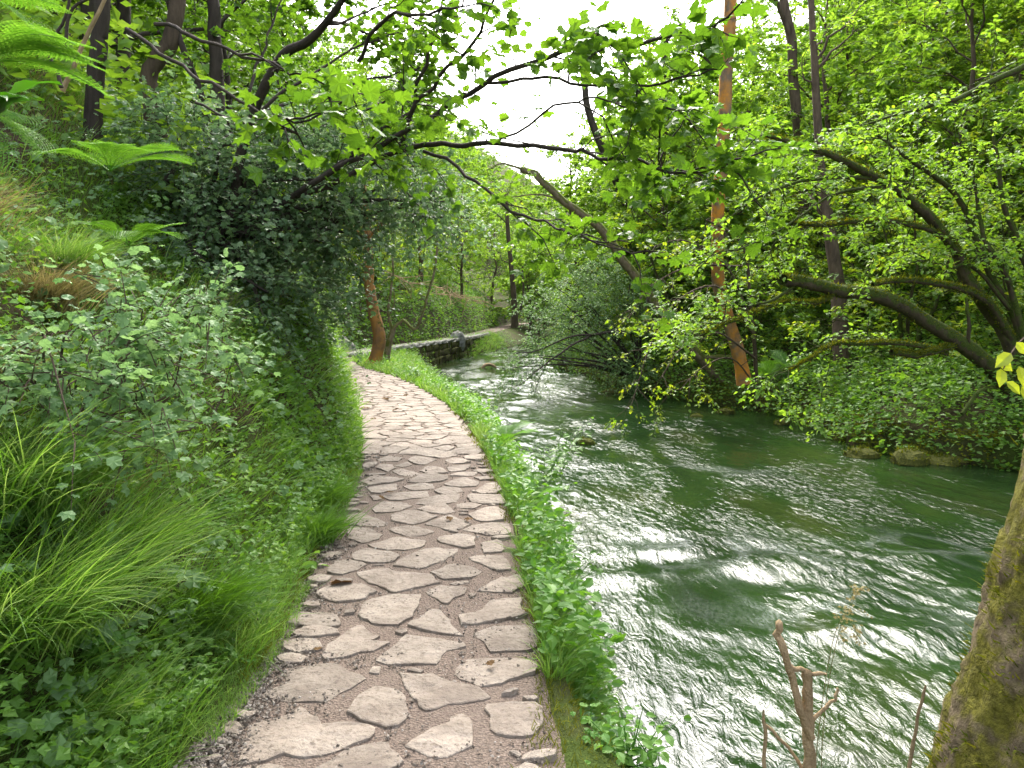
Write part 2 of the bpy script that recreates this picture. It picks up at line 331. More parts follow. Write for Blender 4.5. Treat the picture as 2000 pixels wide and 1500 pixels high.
def hleft(u, y):
    a = np.interp(u, [0, .15, .32, .75, 1.4, 3, 6, 15, 40, 100], [0, .03, .16, .85, 1.45, 2.7, 5.2, 11, 27, 55])
    c = np.interp(u, [0, .1, .3, .6, 1.2, 3, 6, 15, 40, 100], [0, .12, .8, 1.5, 2.2, 3.7, 6.4, 13, 28, 55])
    k = sst(6, 9.5, y); z = a * (1 - k) + c * k
    k2 = sst(0, .5, u); return z + k2 * ((fbm(u * .9 + 5, y * .9, None, 3) - .5) * .55 + (fbm(u * 3, y * 3, None, 8) - .5) * .22)
def hright(w, y):
    z = np.interp(w, [0, .08, .3, 1.2, 3.5, 6.5, 11, 20, 42, 100], [-1.15, -.8, -.55, -.25, .35, 1.6, 4.6, 11.5, 27, 60])
    return z + sst(0, .6, w) * ((fbm(w * .5, y * .5, None, 21) - .5) * .5 + (fbm(w * 2.2, y * 2.2, None, 22) - .5) * .22)
def verge(v, g, y):
    near = sst(2.9, 2.4, y)
    a = np.interp(v, [0, .22, .45, .8, 1], [0, -.01, -.35, -1.0, -1.3]); wd = np.interp(v, [0, .1, .35, .7, .92, 1], [0, 0, -.12, -.5, -.85, -1.3]); nb = np.interp(v, [0, .1, .5, .85, 1], [0, -.05, -.25, -.4, -1.3])
    k = sst(.5, 1.4, g); z = (a * (1 - k) + wd * k) * (1 - near) + nb * near
    return z
def rise(y): return 15 * sst(85, 170, y)
def height(x, y):
    x = np.asarray(x, float); y = np.asarray(y, float); xl, xr, rl, rr = edges(y); g = np.maximum(rl - xr, .05)
    z = np.select([x < xl, x <= xr, x < rl, x < rr], [hleft(np.maximum(xl - x, 0), y), 0 * x, verge(np.clip((x - xr) / g, 0, 1), g, y), -1.35 + 0 * x], hright(np.maximum(x - rr, 0), y))
    return z + rise(y)
def normal(x, y, e=.04):
    zx = (height(x + e, y) - height(x - e, y)) / (2 * e); zy = (height(x, y + e) - height(x, y - e)) / (2 * e)
    return nrm(np.stack([-zx, -zy, np.ones_like(zx)], -1))

Y = np.concatenate([np.linspace(-10, 1.4, 14), np.geomspace(1.5, 170, 280)])
xl, xr, rl, rr = edges(Y)
ul = -np.concatenate([[0], np.geomspace(.03, 100, 95)])[::-1]; uv = np.linspace(0, 1, 15)[1:]
ub = np.linspace(0, 1, 9)[1:-1]; uw = np.concatenate([[0], np.geomspace(.03, 100, 95)])
GX = np.concatenate([xl[:, None] + ul, xl[:, None] + (xr - xl)[:, None] * np.array([.34, .67, 1]), xr[:, None] + (rl - xr)[:, None] * uv, rl[:, None] + (rr - rl)[:, None] * ub, rr[:, None] + uw], 1)
GY = np.broadcast_to(Y[:, None], GX.shape); g = np.maximum(rl - xr, .05)[:, None]
nl, nv, nb_, nw = len(ul), len(uv), len(ub), len(uw)
YY = Y[:, None]
Z = np.concatenate([hleft(np.broadcast_to(-ul, (len(Y), nl)), np.broadcast_to(YY, (len(Y), nl))), np.zeros((len(Y), 3)), verge(np.broadcast_to(uv, (len(Y), nv)), g, YY), np.full((len(Y), nb_), -1.35), hright(np.broadcast_to(uw, (len(Y), nw)), np.broadcast_to(YY, (len(Y), nw)))], 1) + rise(YY)
Z[:, nl - 1:nl + 3] -= .03
def gridmesh(X, Yg, Zg, mb, tint=.5):
    r, c = X.shape; i = np.arange(r - 1)[:, None] * c + np.arange(c - 1)[None]
    mb.add(np.stack([X, Yg, Zg], -1).reshape(-1, 3), np.stack([i, i + 1, i + c + 1, i + c], -1).reshape(-1, 4), tint)
mb = MB(); gridmesh(GX, GY, Z, mb)
ground = meta(link('ground', mb.mesh('ground', SOIL, True)), kind='structure')

# ------------------------------------------------------------------ river
rng = np.random.default_rng(11)
Yw = np.geomspace(2.0, 120, 700); a, b_, rl, rr = edges(Yw); NW = 310
tw = np.linspace(-.02, 1.02, NW); X = rl[:, None] - .25 + (rr - rl + .5)[:, None] * tw; Yg = np.broadcast_to(Yw[:, None], X.shape)
cc = X - ((rl + rr) / 2)[:, None]; dd = Yg
wx = X + .35 * (fbm(X * 1.1, Yg * .9, None, 40) - .5); wy = Yg + .5 * (fbm(X * 1.2 + 9, Yg * 1.0, None, 41) - .5)
ru = .22 + 1.1 * sst(.35, .68, fbm(wx * .55, wy * .33, None, 42))
def ridge(x, y, s): return 1 - np.abs(2 * noise(x, y, None, s) - 1)
ca, sa = math.cos(rad(24)), math.sin(rad(24)); fx = wx * ca + wy * sa; fy = -wx * sa + wy * ca
wz = .05 * (fbm(fx / 1.0, fy / 1.7, None, 50, 2) - .5) + ru * (.024 * (1 + 1.3 * sst(10, 28, dd)) * ridge(fx / .32, fy / .95, 51) + .016 * ridge(fx / .14, fy / .36, 52) * np.clip(14 / dd, 0, 1) + .007 * noise(fx / .07, fy / .12, None, 53) * np.clip(6 / dd, 0, 1))
foam = np.zeros_like(wz)
for (px, py, am, ln, wd_) in ((1310, 1072, .10, .42, .45), (1500, 1105, .11, .55, .7), (1680, 1235, .10, .55, .8), (1850, 1090, .08, .6, .9), (1440, 930, .05, .6, .8), (1180, 1120, .06, .4, .5)):
    p = on(px, py, WZ); ex, ey = X - p[0], Yg - p[1]; e2 = np.exp(-(ex / wd_) ** 2 - (ey / (ln * 1.3)) ** 2)
    wz = wz + .35 * am * e2 * np.cos(ey / ln * 3.0 + .35 * ex + 1.5 * (noise(X * 2, Yg * 2, None, 60) - .5))
    foam += np.exp(-((ex + .1) / (wd_ * 1.3)) ** 2 - ((ey - ln * .7) / (ln * .9)) ** 2) * .8
rz = ridge(fx / .34, fy / .62, 51)
foam = np.clip(foam, 0, 1) * sst(.55, .95, rz) * .16 + .03 * sst(.9, .99, rz) * sst(1.0, 1.25, ru)
mb = MB(); gridmesh(X, Yg, WZ - .03 + wz + rise(Yg), mb, np.clip(foam, 0, 1).ravel())
meta(link('river_water', mb.mesh('river_water', WATER, True)), kind='structure')

# ------------------------------------------------------------------ path with its stones
rng = np.random.default_rng(5)
Yp = np.concatenate([np.linspace(-3, 1.4, 10), np.geomspace(1.5, 80, 330)]); xl, xr, _, _ = edges(Yp); NP = 24
tp = np.linspace(0, 1, NP); jl = (fbm(Yp * 3, 0 * Yp, None, 70) - .5) * .22; jr = (fbm(Yp * 3, 0 * Yp + 7, None, 71) - .5) * .10
X = (xl + jl - .04)[:, None] + (xr + jr + .03 - xl - jl + .04)[:, None] * tp; Yg = np.broadcast_to(Yp[:, None], X.shape)
Zp = (fbm(X * 6, Yg * 6, None, 72) - .5) * .014 - .006 - .02 * (np.abs(tp * 2 - 1) ** 6)
mb = MB(); gridmesh(X, Yg, Zp, mb); path = meta(link('path', mb.mesh('path', GRIT, True)), kind='structure')

Z1 = """250,755 400,740 460,685 520,720 560,775 700,770 810,790 825,815 700,860 580,900 480,930 380,915 195,952 215,890
480,1010 620,945 690,905 850,870 900,862 940,910 980,955 880,1010 700,1060 500,1050
110,1000 240,970 370,968 405,1000 300,1060 100,1060
830,585 940,595 975,650 985,750 880,780 770,740 690,715 720,660
370,510 640,482 690,520 775,550 590,665 440,655 290,640 310,600 420,575
950,525 1110,525 1180,570 1320,590 1400,640 1250,670 1080,705 1040,690 1035,640 990,590
990,875 1080,820 1220,770 1190,735 1300,740 1335,830 1290,870 1130,932 1110,905
1380,675 1560,665 1640,690 1650,760 1600,820 1420,818 1390,760
1240,470 1300,455 1500,450 1600,470 1590,510 1500,560 1350,578 1215,530
1320,330 1410,295 1600,300 1620,370 1580,405 1400,415 1370,370
840,465 930,390 990,345 1080,355 1240,380 1250,400 1160,415 1140,488 1030,465 900,485
585,430 650,345 740,300 770,295 830,335 860,350 800,375 900,375 820,415 590,452
790,180 900,150 1050,145 1030,190 1010,250 940,285 820,275 755,240 780,215
1005,290 1110,210 1150,225 1200,290 1265,340 1120,320
1085,130 1150,100 1285,110 1280,140 1210,160 1190,195 1130,170
1250,245 1330,235 1390,180 1540,160 1530,230 1450,262 1330,280 1250,290
550,140 600,105 760,95 825,130 740,165 650,175 560,160
760,40 870,15 940,40 1080,50 1145,85 1020,110 930,135 860,105 790,75
1100,35 1180,0 1310,0 1345,30 1300,60 1170,65
1340,120 1420,70 1540,40 1560,90 1500,130
455,190 510,168 570,175 560,200 480,205
400,270 450,225 640,240 665,300 560,305 450,290
370,360 560,350 570,400 450,420 370,400
505,60 560,40 610,55 590,80 520,80
420,320 500,305 640,315 650,335 480,340
330,450 420,430 500,445 470,475 340,475
670,215 730,205 740,235 680,240
1480,222 1530,208 1575,238 1500,258"""
Z2 = """290,1375 350,1310 440,1295 560,1330 480,1360 400,1390
450,1290 480,1250 560,1228 700,1250 770,1275 680,1310 560,1320
740,1335 850,1260 960,1225 1130,1230 1120,1265 1060,1300 900,1355
1225,1290 1260,1278 1440,1280 1490,1355 1400,1370
570,1205 680,1165 760,1150 880,1175 950,1180 900,1215 800,1240 700,1225
1005,1165 1050,1140 1150,1135 1255,1155 1250,1205 1190,1222 1080,1195
1300,1180 1400,1175 1450,1200 1430,1240 1310,1250
425,1110 480,1090 560,1095 650,1135 620,1160 520,1185 440,1160
715,1095 830,1078 900,1085 990,1120 920,1135 840,1148 740,1125
940,1070 1020,1030 1090,1010 1130,1030 1220,1070 1170,1095 1090,1108
1200,1105 1240,1080 1370,1060 1470,1070 1480,1120 1340,1135
420,1020 540,1002 620,1035 700,1075 560,1080 420,1065
710,1010 780,990 860,982 960,1000 1010,1018 930,1050 830,1070 720,1040
1220,1010 1290,970 1400,955 1460,985 1450,1035 1300,1047
870,970 960,945 1060,940 1130,985 1050,1003 930,985
590,970 660,925 780,930 840,955 740,985 620,992
860,940 950,895 1090,870 1150,875 1150,915 1080,935 950,945
660,885 760,865 945,860 940,890 780,912 690,905
1215,890 1240,878 1440,880 1460,930 1300,937 1225,930
1145,940 1230,932 1310,945 1250,970 1160,965
570,840 640,820 740,815 745,845 640,868 580,862
800,825 900,805 990,808 980,835 900,855 830,845
990,860 1050,825 1160,835 1170,865 1080,878
1050,815 1130,785 1190,768 1280,795 1260,820 1150,828
1270,850 1330,805 1400,800 1440,840 1400,862 1300,865
830,795 900,750 980,738 1080,760 1060,780 950,800
1100,755 1150,735 1270,735 1250,758
530,790 600,760 740,765 800,780 700,800 560,820
725,725 780,710 860,725 895,745 840,760 770,745
900,720 950,698 1040,700 1080,735 960,740
1070,705 1120,690 1230,690 1200,720 1100,732
620,700 640,680 720,685 745,705 690,728
740,690 820,665 850,685 790,700
830,650 870,630 1010,650 930,685 870,680
1060,660 1110,640 1180,645 1230,665 1120,678
870,620 960,592 1120,605 1140,625 1030,640
620,650 700,628 790,640 760,662 650,660
1180,635 1240,615 1330,620 1320,645 1200,648
530,680 600,665 630,675 590,700 530,705
1250,765 1350,755 1390,775 1290,785
1240,725 1340,712 1390,725 1300,738
530,745 600,735 690,740 600,755"""
polys = []
for txt, sc, ox, oy in ((Z1, 2.5, 400, 1100), (Z2, 10 / 3, 550, 700)):
    for ln in txt.split('\n'):
        polys.append(np.array([on(ox + float(a) / sc, oy + float(c) / sc, .012)[:2] for a, c in (q.split(',') for q in ln.split())]))
# further along: irregular fitted stones
def clip(P, a, c):                       # keep the side of P where (p-a).c <= 0
    out = []
    for i in range(len(P)):
        p, q = P[i], P[(i + 1) % len(P)]; dp, dq = (p - a).dot(c), (q - a).dot(c)
        if dp <= 0: out.append(p)
        if dp * dq < 0: out.append(p + (q - p) * (dp / (dp - dq)))
    return out
pts = []; y = 8.7
while y < 24:
    xl, xr, _, _ = [float(v) for v in edges(np.array([y]))[:, ]] if False else [float(edges(np.array([y]))[k][0]) for k in range(4)]
    nst = 4 if rng.random() < .6 else 5; off = rng.random()
    for k in range(nst):
        t = (k + .5 + rng.uniform(-.22, .22)) / nst; pts.append((xl + (xr - xl) * t, y + rng.uniform(-.1, .1)))
    y += .24
pts = np.array(pts)
for p in pts:
    dist = np.linalg.norm((pts - p) * [1, 1.15], axis=1); P = [np.array(q) for q in ((p[0] - .35, p[1] - .3), (p[0] + .35, p[1] - .3), (p[0] + .35, p[1] + .3), (p[0] - .35, p[1] + .3))]
    for j in np.argsort(dist)[1:14]:
        d_ = pts[j] - p; P = clip(P, p + d_ * .5, d_)
        if len(P) < 3: break
    if len(P) < 3: continue
    P = np.array(P); xl, xr = [float(edges(np.array([p[1]]))[k][0]) for k in (0, 1)]
    P[:, 0] = np.clip(P[:, 0], xl + .01, xr - .02); c = P.mean(0); dl = np.linalg.norm(P - c, axis=1, keepdims=True)
    P = c + (P - c) * np.maximum(1 - .024 / np.maximum(dl, .03), .3)
    e = np.linalg.norm(np.roll(P, -1, 0) - P, axis=1); P = P[e > .035]
    if len(P) >= 3: polys.append(P)
def stone(P, near, seed):
    """an irregular slab: rough outline, chamfered rim, slightly uneven top"""
    q = []
    step = (.05 if P[:, 1].mean() < 9 else .09) if near else .12
    for i in range(len(P)):
        a, b2 = P[i], P[(i + 1) % len(P)]; L = np.linalg.norm(b2 - a); k = max(1, min(5, int(round(L / step))))
        for j in range(k): q.append(a + (b2 - a) * (j / k))
    q = np.array(q); c = q.mean(0)
    if near:
        q = c + (q - c) * 1.08; q = .76 * q + .12 * (np.roll(q, 1, 0) + np.roll(q, -1, 0))
        nn = (noise(q[:, 0] * 30, q[:, 1] * 30, None, seed) - .5) * .03 + (noise(q[:, 0] * 9, q[:, 1] * 9, None, seed + 5) - .5) * .03
        q = q + nrm(q - c) * nn[:, None]
    h = .001 + .006 * _h(np.array([seed]), np.array([3]), np.array([1]), 4)[0]; ti = (_h(np.array([seed]), np.array([8]), np.array([2]), 4)[0] - .5) * .03
    n_ = len(q); rings = [(1.0, -.03), (.99, h * .5), (.955, h)] + ([(.55, h + .003)] if near else [])
    V = []
    for f, z in rings:
        p = c + (q - c) * f; zz = z + ti * (q[:, 0] - c[0]) * f + ((noise(p[:, 0] * 11, p[:, 1] * 11, None, 5) - .5) * .012 if z > 0 else 0)
        V.append(np.column_stack([p, np.broadcast_to(zz, (n_,))]))
    V = np.concatenate(V + [np.array([[c[0], c[1], h + .003 * near]])]); F3, F4 = [], []
    i = np.arange(n_); j = (i + 1) % n_; m_ = len(rings)
    F4 = np.concatenate([np.stack([r * n_ + i, r * n_ + j, (r + 1) * n_ + j, (r + 1) * n_ + i], 1) for r in range(m_ - 1)])
    F3 = np.stack([(m_ - 1) * n_ + i, (m_ - 1) * n_ + j, np.full(n_, m_ * n_)], 1)
    return V, F4, F3
r2 = np.random.default_rng(77); cen = [(p.mean(0), np.abs(p - p.mean(0)).max(0)) for p in polys]; placed = 0
for _ in range(3000):
    y = 2.2 * (9 / 2.2) ** r2.random(); e = edges(np.array([y]))[:, 0]; x = e[0] + .04 + (e[1] - e[0] - .1) * r2.random() ** 1.7; q = np.array([x, y]); rr_ = r2.uniform(.025, .085)
    if any((np.abs(q - c) < h_ * .92 + rr_).all() for c, h_ in cen): continue
    a_ = np.sort(r2.random(6) * 6.28); P = q + np.column_stack([np.cos(a_) * 1.3, np.sin(a_)]) * (rr_ * r2.uniform(.7, 1.2, (6, 1))); polys.append(P); cen.append((q, np.array([rr_, rr_]))); placed += 1
    if placed >= 120: break
def ccw(P): return P if np.sum(P[:, 0] * np.roll(P[:, 1], -1) - np.roll(P[:, 0], -1) * P[:, 1]) > 0 else P[::-1]
polys = sorted((ccw(p) for p in polys), key=lambda p: p[:, 1].mean())
far = MB()
for k, P in enumerate(polys):
    V, F4, F3 = stone(P, P[:, 1].mean() < 13, k)
    if k < 300:
        o = P.mean(0); s = MB(); s.add(V - [o[0], o[1], 0], F4); s.F.append(F3)
        link('paving_stone', s.mesh('paving_stone', STONE, False), path, (o[0], o[1], 0))
    else: n0 = far.n; far.add(V, F4); far.F.append(F3 + n0)
if far.n: meta(link('distant_paving', far.mesh('distant_paving', STONE), path), kind='stuff')

# loose grit: tiny pebbles
OCT = np.array([[1, 0, 0], [-1, 0, 0], [0, 1, 0], [0, -1, 0], [0, 0, .6], [0, 0, -.6]]), np.array([[0, 2, 4], [2, 1, 4], [1, 3, 4], [3, 0, 4]])
N = 15000; y = 1.9 * (9 / 1.9) ** rng.random(N) ; xl, xr, _, _ = edges(y); t = rng.random(N); edge = rng.random(N) < .45
t = np.where(edge, np.abs(rng.normal(0, .11, N)) , t); x = xl - .05 + (xr - xl + .05) * t
M = 9000; y2 = 1.9 * (3.6 / 1.9) ** rng.random(M); x2 = edges(y2)[0] - .12 + np.abs(rng.normal(0, .12, M)); x = np.concatenate([x, x2]); y = np.concatenate([y, y2]); cl = (noise(x * 5, y * 5, None, 33) > .34) | (np.arange(len(x)) >= N); x, y = x[cl], y[cl]; s = rng.uniform(.0025, .008, len(x)) * np.where(rng.random(len(x)) < .06, 1.9, 1)
mb = MB(); leaves(mb, OCT, np.column_stack([x, y, np.full(len(x), .0) + s * .35]), rng.normal(size=(len(x), 3)), rng.normal(size=(len(x), 3)) * .4 + [0, 0, 1], s, rng.random(len(x)))
meta(link('gravel', mb.mesh('gravel', PEB)), 'loose brown grit and pebbles between the paving stones', 'gravel', kind='stuff')

# ------------------------------------------------------------------ trees
def px_line(L, n=None, wob=.0, seed=0):
    P = spline([at(*p) for p in L], n or max(6, 4 * len(L)))
    if wob:
        r_ = np.random.default_rng(seed); w_ = r_.normal(size=P.shape) * wob; w_[0] = 0; P = P + (w_ + np.roll(w_, 1, 0)) / 2
    return P
def sprout(rng, lines, per_m, Lr, t0=.3, up=.15, out=None, drop=0.0):
    """side twigs along given branch lines: starts, directions, lengths"""
    S, D, L = [], [], []
    for P in lines:
        seg = np.linalg.norm(np.diff(P, axis=0), axis=1); tot = seg.sum(); cum = np.concatenate([[0], np.cumsum(seg)]) / tot
        n = max(1, int(tot * (1 - t0) * per_m)); t = t0 + (1 - t0) * rng.random(n) ** .8; t[0] = .999
        p = np.stack([np.interp(t, cum, P[:, k]) for k in range(3)], 1); idx = np.clip(np.searchsorted(cum, t) - 1, 0, len(seg) - 1)
        d = nrm(np.diff(P, axis=0))[idx]; h = rng.normal(size=(n, 3)); h[:, 2] *= .45
        S.append(p); D.append(nrm(d * .7 + nrm(h) * .9 + [0, 0, up])); L.append(rng.uniform(*Lr, n) * (1.05 - .45 * t))
    return np.concatenate(S), np.concatenate(D), np.concatenate(L)
def sec_lines(S, D, L, droop, m=5, rng=None):
    t = np.linspace(0, 1, m); P = S[:, None] + nrm(D)[:, None] * (L[:, None, None] * t[None, :, None]); P[..., 2] -= droop * L[:, None] * t[None] ** 2
    if rng is not None: P[:, 1:] += rng.normal(size=P[:, 1:].shape) * .04 * L[:, None, None]
    return list(P)
def wood_tree(seed, h, r0, nprim, lsize, spread=.36, clear=.3, lmat=None, tmpl=LF2, bark=None, nleaf=11, lean=0., twl=(.3, .6), multi=1, tl=(0, 1), flat=.5):
    """meshes of one tree standing at the origin: trunk with limbs, crown"""
    r_ = np.random.default_rng(seed); tk, cr = MB(), MB(); prim = []
    for st in range(multi):
        a0 = r_.random() * 6.28; ln = (lean + .35 * (multi > 1)) * h; hh = h * r_.uniform(.8, 1)
        n = 9; t = np.linspace(0, 1, n); w = np.cumsum(r_.normal(size=(n, 2)) * h * .012, 0); w -= w[0]
        P = np.column_stack([w[:, 0] + ln * math.cos(a0) * t ** 1.3, w[:, 1] + ln * math.sin(a0) * t ** 1.3, hh * t - .4 * (t == 0)])
        V, F = tube(P, r0 * (1 - .85 * t) + .15 * r0 * np.exp(-t * 18), 8, .12, seed); tk.add(V, F)
        for k in range(nprim):
            tt = clear + (1 - clear) * (k + r_.random()) / nprim; p = np.array([np.interp(tt, t, P[:, i]) for i in range(3)])
            az = a0 + k * 2.4 + r_.normal() * .3; el = r_.uniform(.15, .7) + .5 * tt; L = h * spread * (1.25 - tt * .8) * r_.uniform(.7, 1.15)
            d = np.array([math.cos(az) * math.cos(el), math.sin(az) * math.cos(el), math.sin(el)]); u = np.linspace(0, 1, 6)
            Q = p + d * L * u[:, None]; Q[:, 2] -= .22 * L * u ** 2; Q[1:] += r_.normal(size=(5, 3)) * L * .03
            V, F = tube(Q, np.maximum(r0 * .34 * (1.1 - tt * .6) * (1 - .85 * u), .006), 5); tk.add(V, F); prim.append(Q)
    S, D, L = sprout(r_, prim, 3.2, (.12 * h, .2 * h), .2, .1); sec = sec_lines(S, D, L, .2, 4, r_)
    for Q in sec: V, F = tube(Q, np.linspace(.012, .004, 4), 3); tk.add(V, F)
    S, D, L = sprout(r_, sec + prim, 4.5, twl, .15, .05); twig_tubes(tk, S, D, L, .004)
    P, ax, nz = twig_leaves(r_, S, D, L, nleaf, flat=flat)
    leaves(cr, tmpl, P, ax, nz, lsize * r_.uniform(.7, 1.2, len(P)), np.clip(tl[0] + (tl[1] - tl[0]) * np.repeat(r_.random(len(S)), nleaf) * .7 + .3 * r_.random(len(P)), 0, 1))
    return tk.mesh('trunk', bark or B_BROWN, True), cr.mesh('crown', lmat or L_WOOD)
def plant_tree(name, tm, cm, loc, rz, sc, label, cat, group=None):
    e = thing(name, loc, label, cat, group); e.rotation_euler = (0, 0, rz); e.scale = (sc, sc, sc)
    link('trunk', tm, e); link('crown', cm, e); return e
def gnd(x, y, dz=-.05): return np.array([x, y, float(height(np.array([x]), np.array([y]))[0]) + dz])
rng = np.random.default_rng(17)
VAR = [wood_tree(100 + k, h, r0, npr, .19, sp, cl, L_WOOD, LF2, B_BROWN, nleaf=14, flat=.65) for k, (h, r0, sp, cl, npr) in enumerate([(10, .14, .36, .12, 20), (12, .17, .34, .15, 22), (9, .11, .40, .1, 20), (13, .19, .33, .2, 22)])]
VARH = [wood_tree(120 + k, h, .045, 9, .12, .45, .08, L_HAZEL, LF2, B_MOSSY, multi=4, nleaf=13, twl=(.25, .5), flat=.65) for k, h in enumerate((4.2, 5.0))]
VARS = [wood_tree(130 + k, h, .13, 18, .17, .38, .12, L_SYC, LOB3, B_DARK, nleaf=9, flat=.5) for k, h in enumerate((9, 11))]
def wood(n, ylim, wlim, side, vars_, sc, mind, name, label, cat, group, avoid=None):
    spots = []; tries = 0
    while len(spots) < n and tries < 20000:
        tries += 1; y = rng.uniform(*ylim); w = rng.uniform(*wlim); e = edges(np.array([y]))[:, 0]
        x = e[3] + w if side > 0 else e[0] - w
        if abs(x) > y * .85 + 7: continue
        if avoid and avoid(x, y): continue
        if all((x - a) ** 2 + (y - c) ** 2 > mind ** 2 for a, c in spots): spots.append((x, y))
    for x, y in spots:
        tm, cm = vars_[rng.integers(len(vars_))]; z = float(height(np.array([x]), np.array([y]))[0])
        q = 1000 + x / y * 1511; plant_tree(name, tm, cm, (x, y, z - .1), rng.random() * 6.28, rng.uniform(*sc), label(q, y, z) if callable(label) else label, cat, group)
wood(85, (17, 62), (3.0, 42), 1, VAR, (.85, 1.2), 2.0, 'woodland_tree', lambda q, y, z: 'leafy broadleaf tree ' + ('low' if z < 2.5 else 'high' if z > 8 else 'halfway up') + ' on the slope ' + ('between the sky gap and the orange trunk' if q < 1410 else 'between the orange and the upright brown trunk' if q < 1640 else 'right of the upright brown trunk'), 'tree', 'trees on the slope across the river')
wood(14, (25, 50), (.6, 4.5), 1, VAR, (.65, .95), 2.2, 'waterside_tree', lambda q, y, z: 'pale green tree at the water edge ' + ('beyond the drooping bush' if q < 1180 else 'behind the leaning trunk'), 'tree', 'trees at the far water edge')
wood(18, (9, 17), (5.5, 22), 1, VAR, (.7, 1.0), 2.0, 'riverside_tree', 'leafy tree on the slope behind the mossy leaning tree', 'tree', 'trees behind the mossy tree')
wood(38, (15, 42), (1.4, 14), 1, VARH, (.8, 1.3), 1.7, 'hazel_shrub', lambda q, y, z: 'yellow-green hazel shrub ' + ('near the waterside' if z < .8 else 'up the slope') + ' across the river, ' + ('left of the orange trunk' if q < 1410 else 'between the orange and the brown trunk' if q < 1640 else 'behind the mossy limbs'), 'shrub', 'hazels across the river')
wood(46, (10, 36), (1.6, 22), -1, VARS, (.7, 1.1), 1.9, 'sycamore_sapling', lambda q, y, z: 'bright green sycamore on the hillside ' + ('above the path bend' if y > 22 else 'just behind the dark maple bush' if q > 300 else 'behind the ivy-clad trunk'), 'tree', 'sycamores on the hillside above the path', lambda x, y: x > -1.0 - .23 * y)
wood(80, (36, 100), (1, 60), -1, VAR, (.75, 1.1), 2.6, 'hillside_tree', lambda q, y, z: 'leafy tree ' + ('low' if z < 5 else 'high') + ' on the far hillside ' + ('left of' if q < 850 else 'behind') + ' the stone wall', 'tree', 'trees beyond the far bend of the path')
wood(60, (72, 135), (6, 80), -1, VAR, (.8, 1.2), 3.0, 'hilltop_tree', 'small distant tree high on the hillside left of the sky gap', 'tree', 'trees on the far hilltop')
wood(50, (60, 120), (0, 45), 1, VAR, (.8, 1.05), 3.0, 'distant_tree', 'hazy leafy tree at the far end of the valley', 'tree', 'trees at the far end of the valley')

wood(16, (23, 38), (.8, 7), -1, VARH, (.8, 1.2), 1.6, 'bankside_shrub', 'leafy shrub on the steep bank above the far footbridge', 'shrub', 'shrubs above the far footbridge')
for k in range(34):
    y = rng.uniform(52, 120); e = edges(np.array([y]))[:, 0]; x = rng.uniform(e[1] + 1, e[2] - .4) if k % 3 else rng.uniform(e[0] - 6, e[3] + 4)
    if e[0] - .8 < x < e[1] + .8 or (e[2] < x < e[3] and y < 72): continue
    tm, cm = VAR[k % 4]; plant_tree('valley_tree', tm, cm, gnd(x, y), rng.random() * 6.28, rng.uniform(.55, .95), 'pale leafy tree closing the valley behind the thin bankside tree', 'tree', 'trees closing the valley')

# ------------------------------------------------------------------ trees and bushes one can tell apart
def hero(name, base, label, cat, group=None): return thing(name, base, label, cat, group)
def put(name, mb, mat, parent, smooth=False, kind=None, label=None):
    o = link(name, mb.mesh(name, mat, smooth, np.array(parent.location)), parent); return meta(o, label, kind=kind)
def limbs(L, wob=.03, sides=9, bmp=.15, seed=1):
    """list of (pixel line, r0, r1) -> one mesh and the lines"""
    mb, lines = MB(), []
    for k, (P, a, b2) in enumerate(L):
        Q = px_line(P, None, wob * min(a * 3, .12), seed + k); n = len(Q); V, F = tube(Q, np.linspace(a, b2, n) * (1 + .25 * np.exp(-np.arange(n) / 1.5) * (k == 0)), sides, bmp, seed + k); mb.add(V, F); lines.append(Q)
    return mb, lines
def foliage(rng, lines, sec, secL, tw, twL, nleaf, size, tmpl, droop=.25, flat=.5, t0=.25, tl=(0, 1), bark_mb=None, up=.1, jit=.03, twr=.004):
    cr = MB(); S, D, L = sprout(rng, lines, sec, secL, t0, up); ss = sec_lines(S, D, L, droop, 4, rng)
    if bark_mb is not None:
        for Q in ss: V, F = tube(Q, np.linspace(twr * 2.2, twr, 4), 4); bark_mb.add(V, F)
    S, D, L = sprout(rng, ss, tw, twL, .1, up * .5)
    if bark_mb is not None: twig_tubes(bark_mb, S, D, L, twr, droop)
    P, ax, nz = twig_leaves(rng, S, D, L, nleaf, droop, flat, jit=jit)
    T = np.clip(tl[0] + (tl[1] - tl[0]) * (np.repeat(rng.random(len(S)), nleaf) * .65 + .35 * rng.random(len(P))), 0, 1)
    return P, ax, nz, size * rng.uniform(.65, 1.2, len(P)), T
def crown(P, ax, nz, sz, T, tmpl): cr = MB(); leaves(cr, tmpl, P, ax, nz, sz, T); return cr
def moss_on(rng, lines, rads, n, L=.03, topz=.0):
    mb = MB()
    for Q, (a, b2) in zip(lines, rads):
        t = rng.random(n); i = t * (len(Q) - 1); k = np.clip(i.astype(int), 0, len(Q) - 2); f = (i - k)[:, None]; p = Q[k] * (1 - f) + Q[k + 1] * f; d = nrm(Q[k + 1] - Q[k])
        o = rng.normal(size=(n, 3)); o -= d * (o * d).sum(1, keepdims=True); o = nrm(o); o[:, 2] = np.where(rng.random(n) < .75, np.abs(o[:, 2]), o[:, 2]); o = nrm(o)
        r_ = (a + (b2 - a) * t)[:, None]; blades(mb, rng, p + o * r_ * .93, o + [0, 0, .3], rng.normal(size=(n, 3)), rng.uniform(.5, 1.3, n) * L, np.full(n, L * .16), rng.uniform(.2, .8, n), rng.random(n), 2)
    return mb

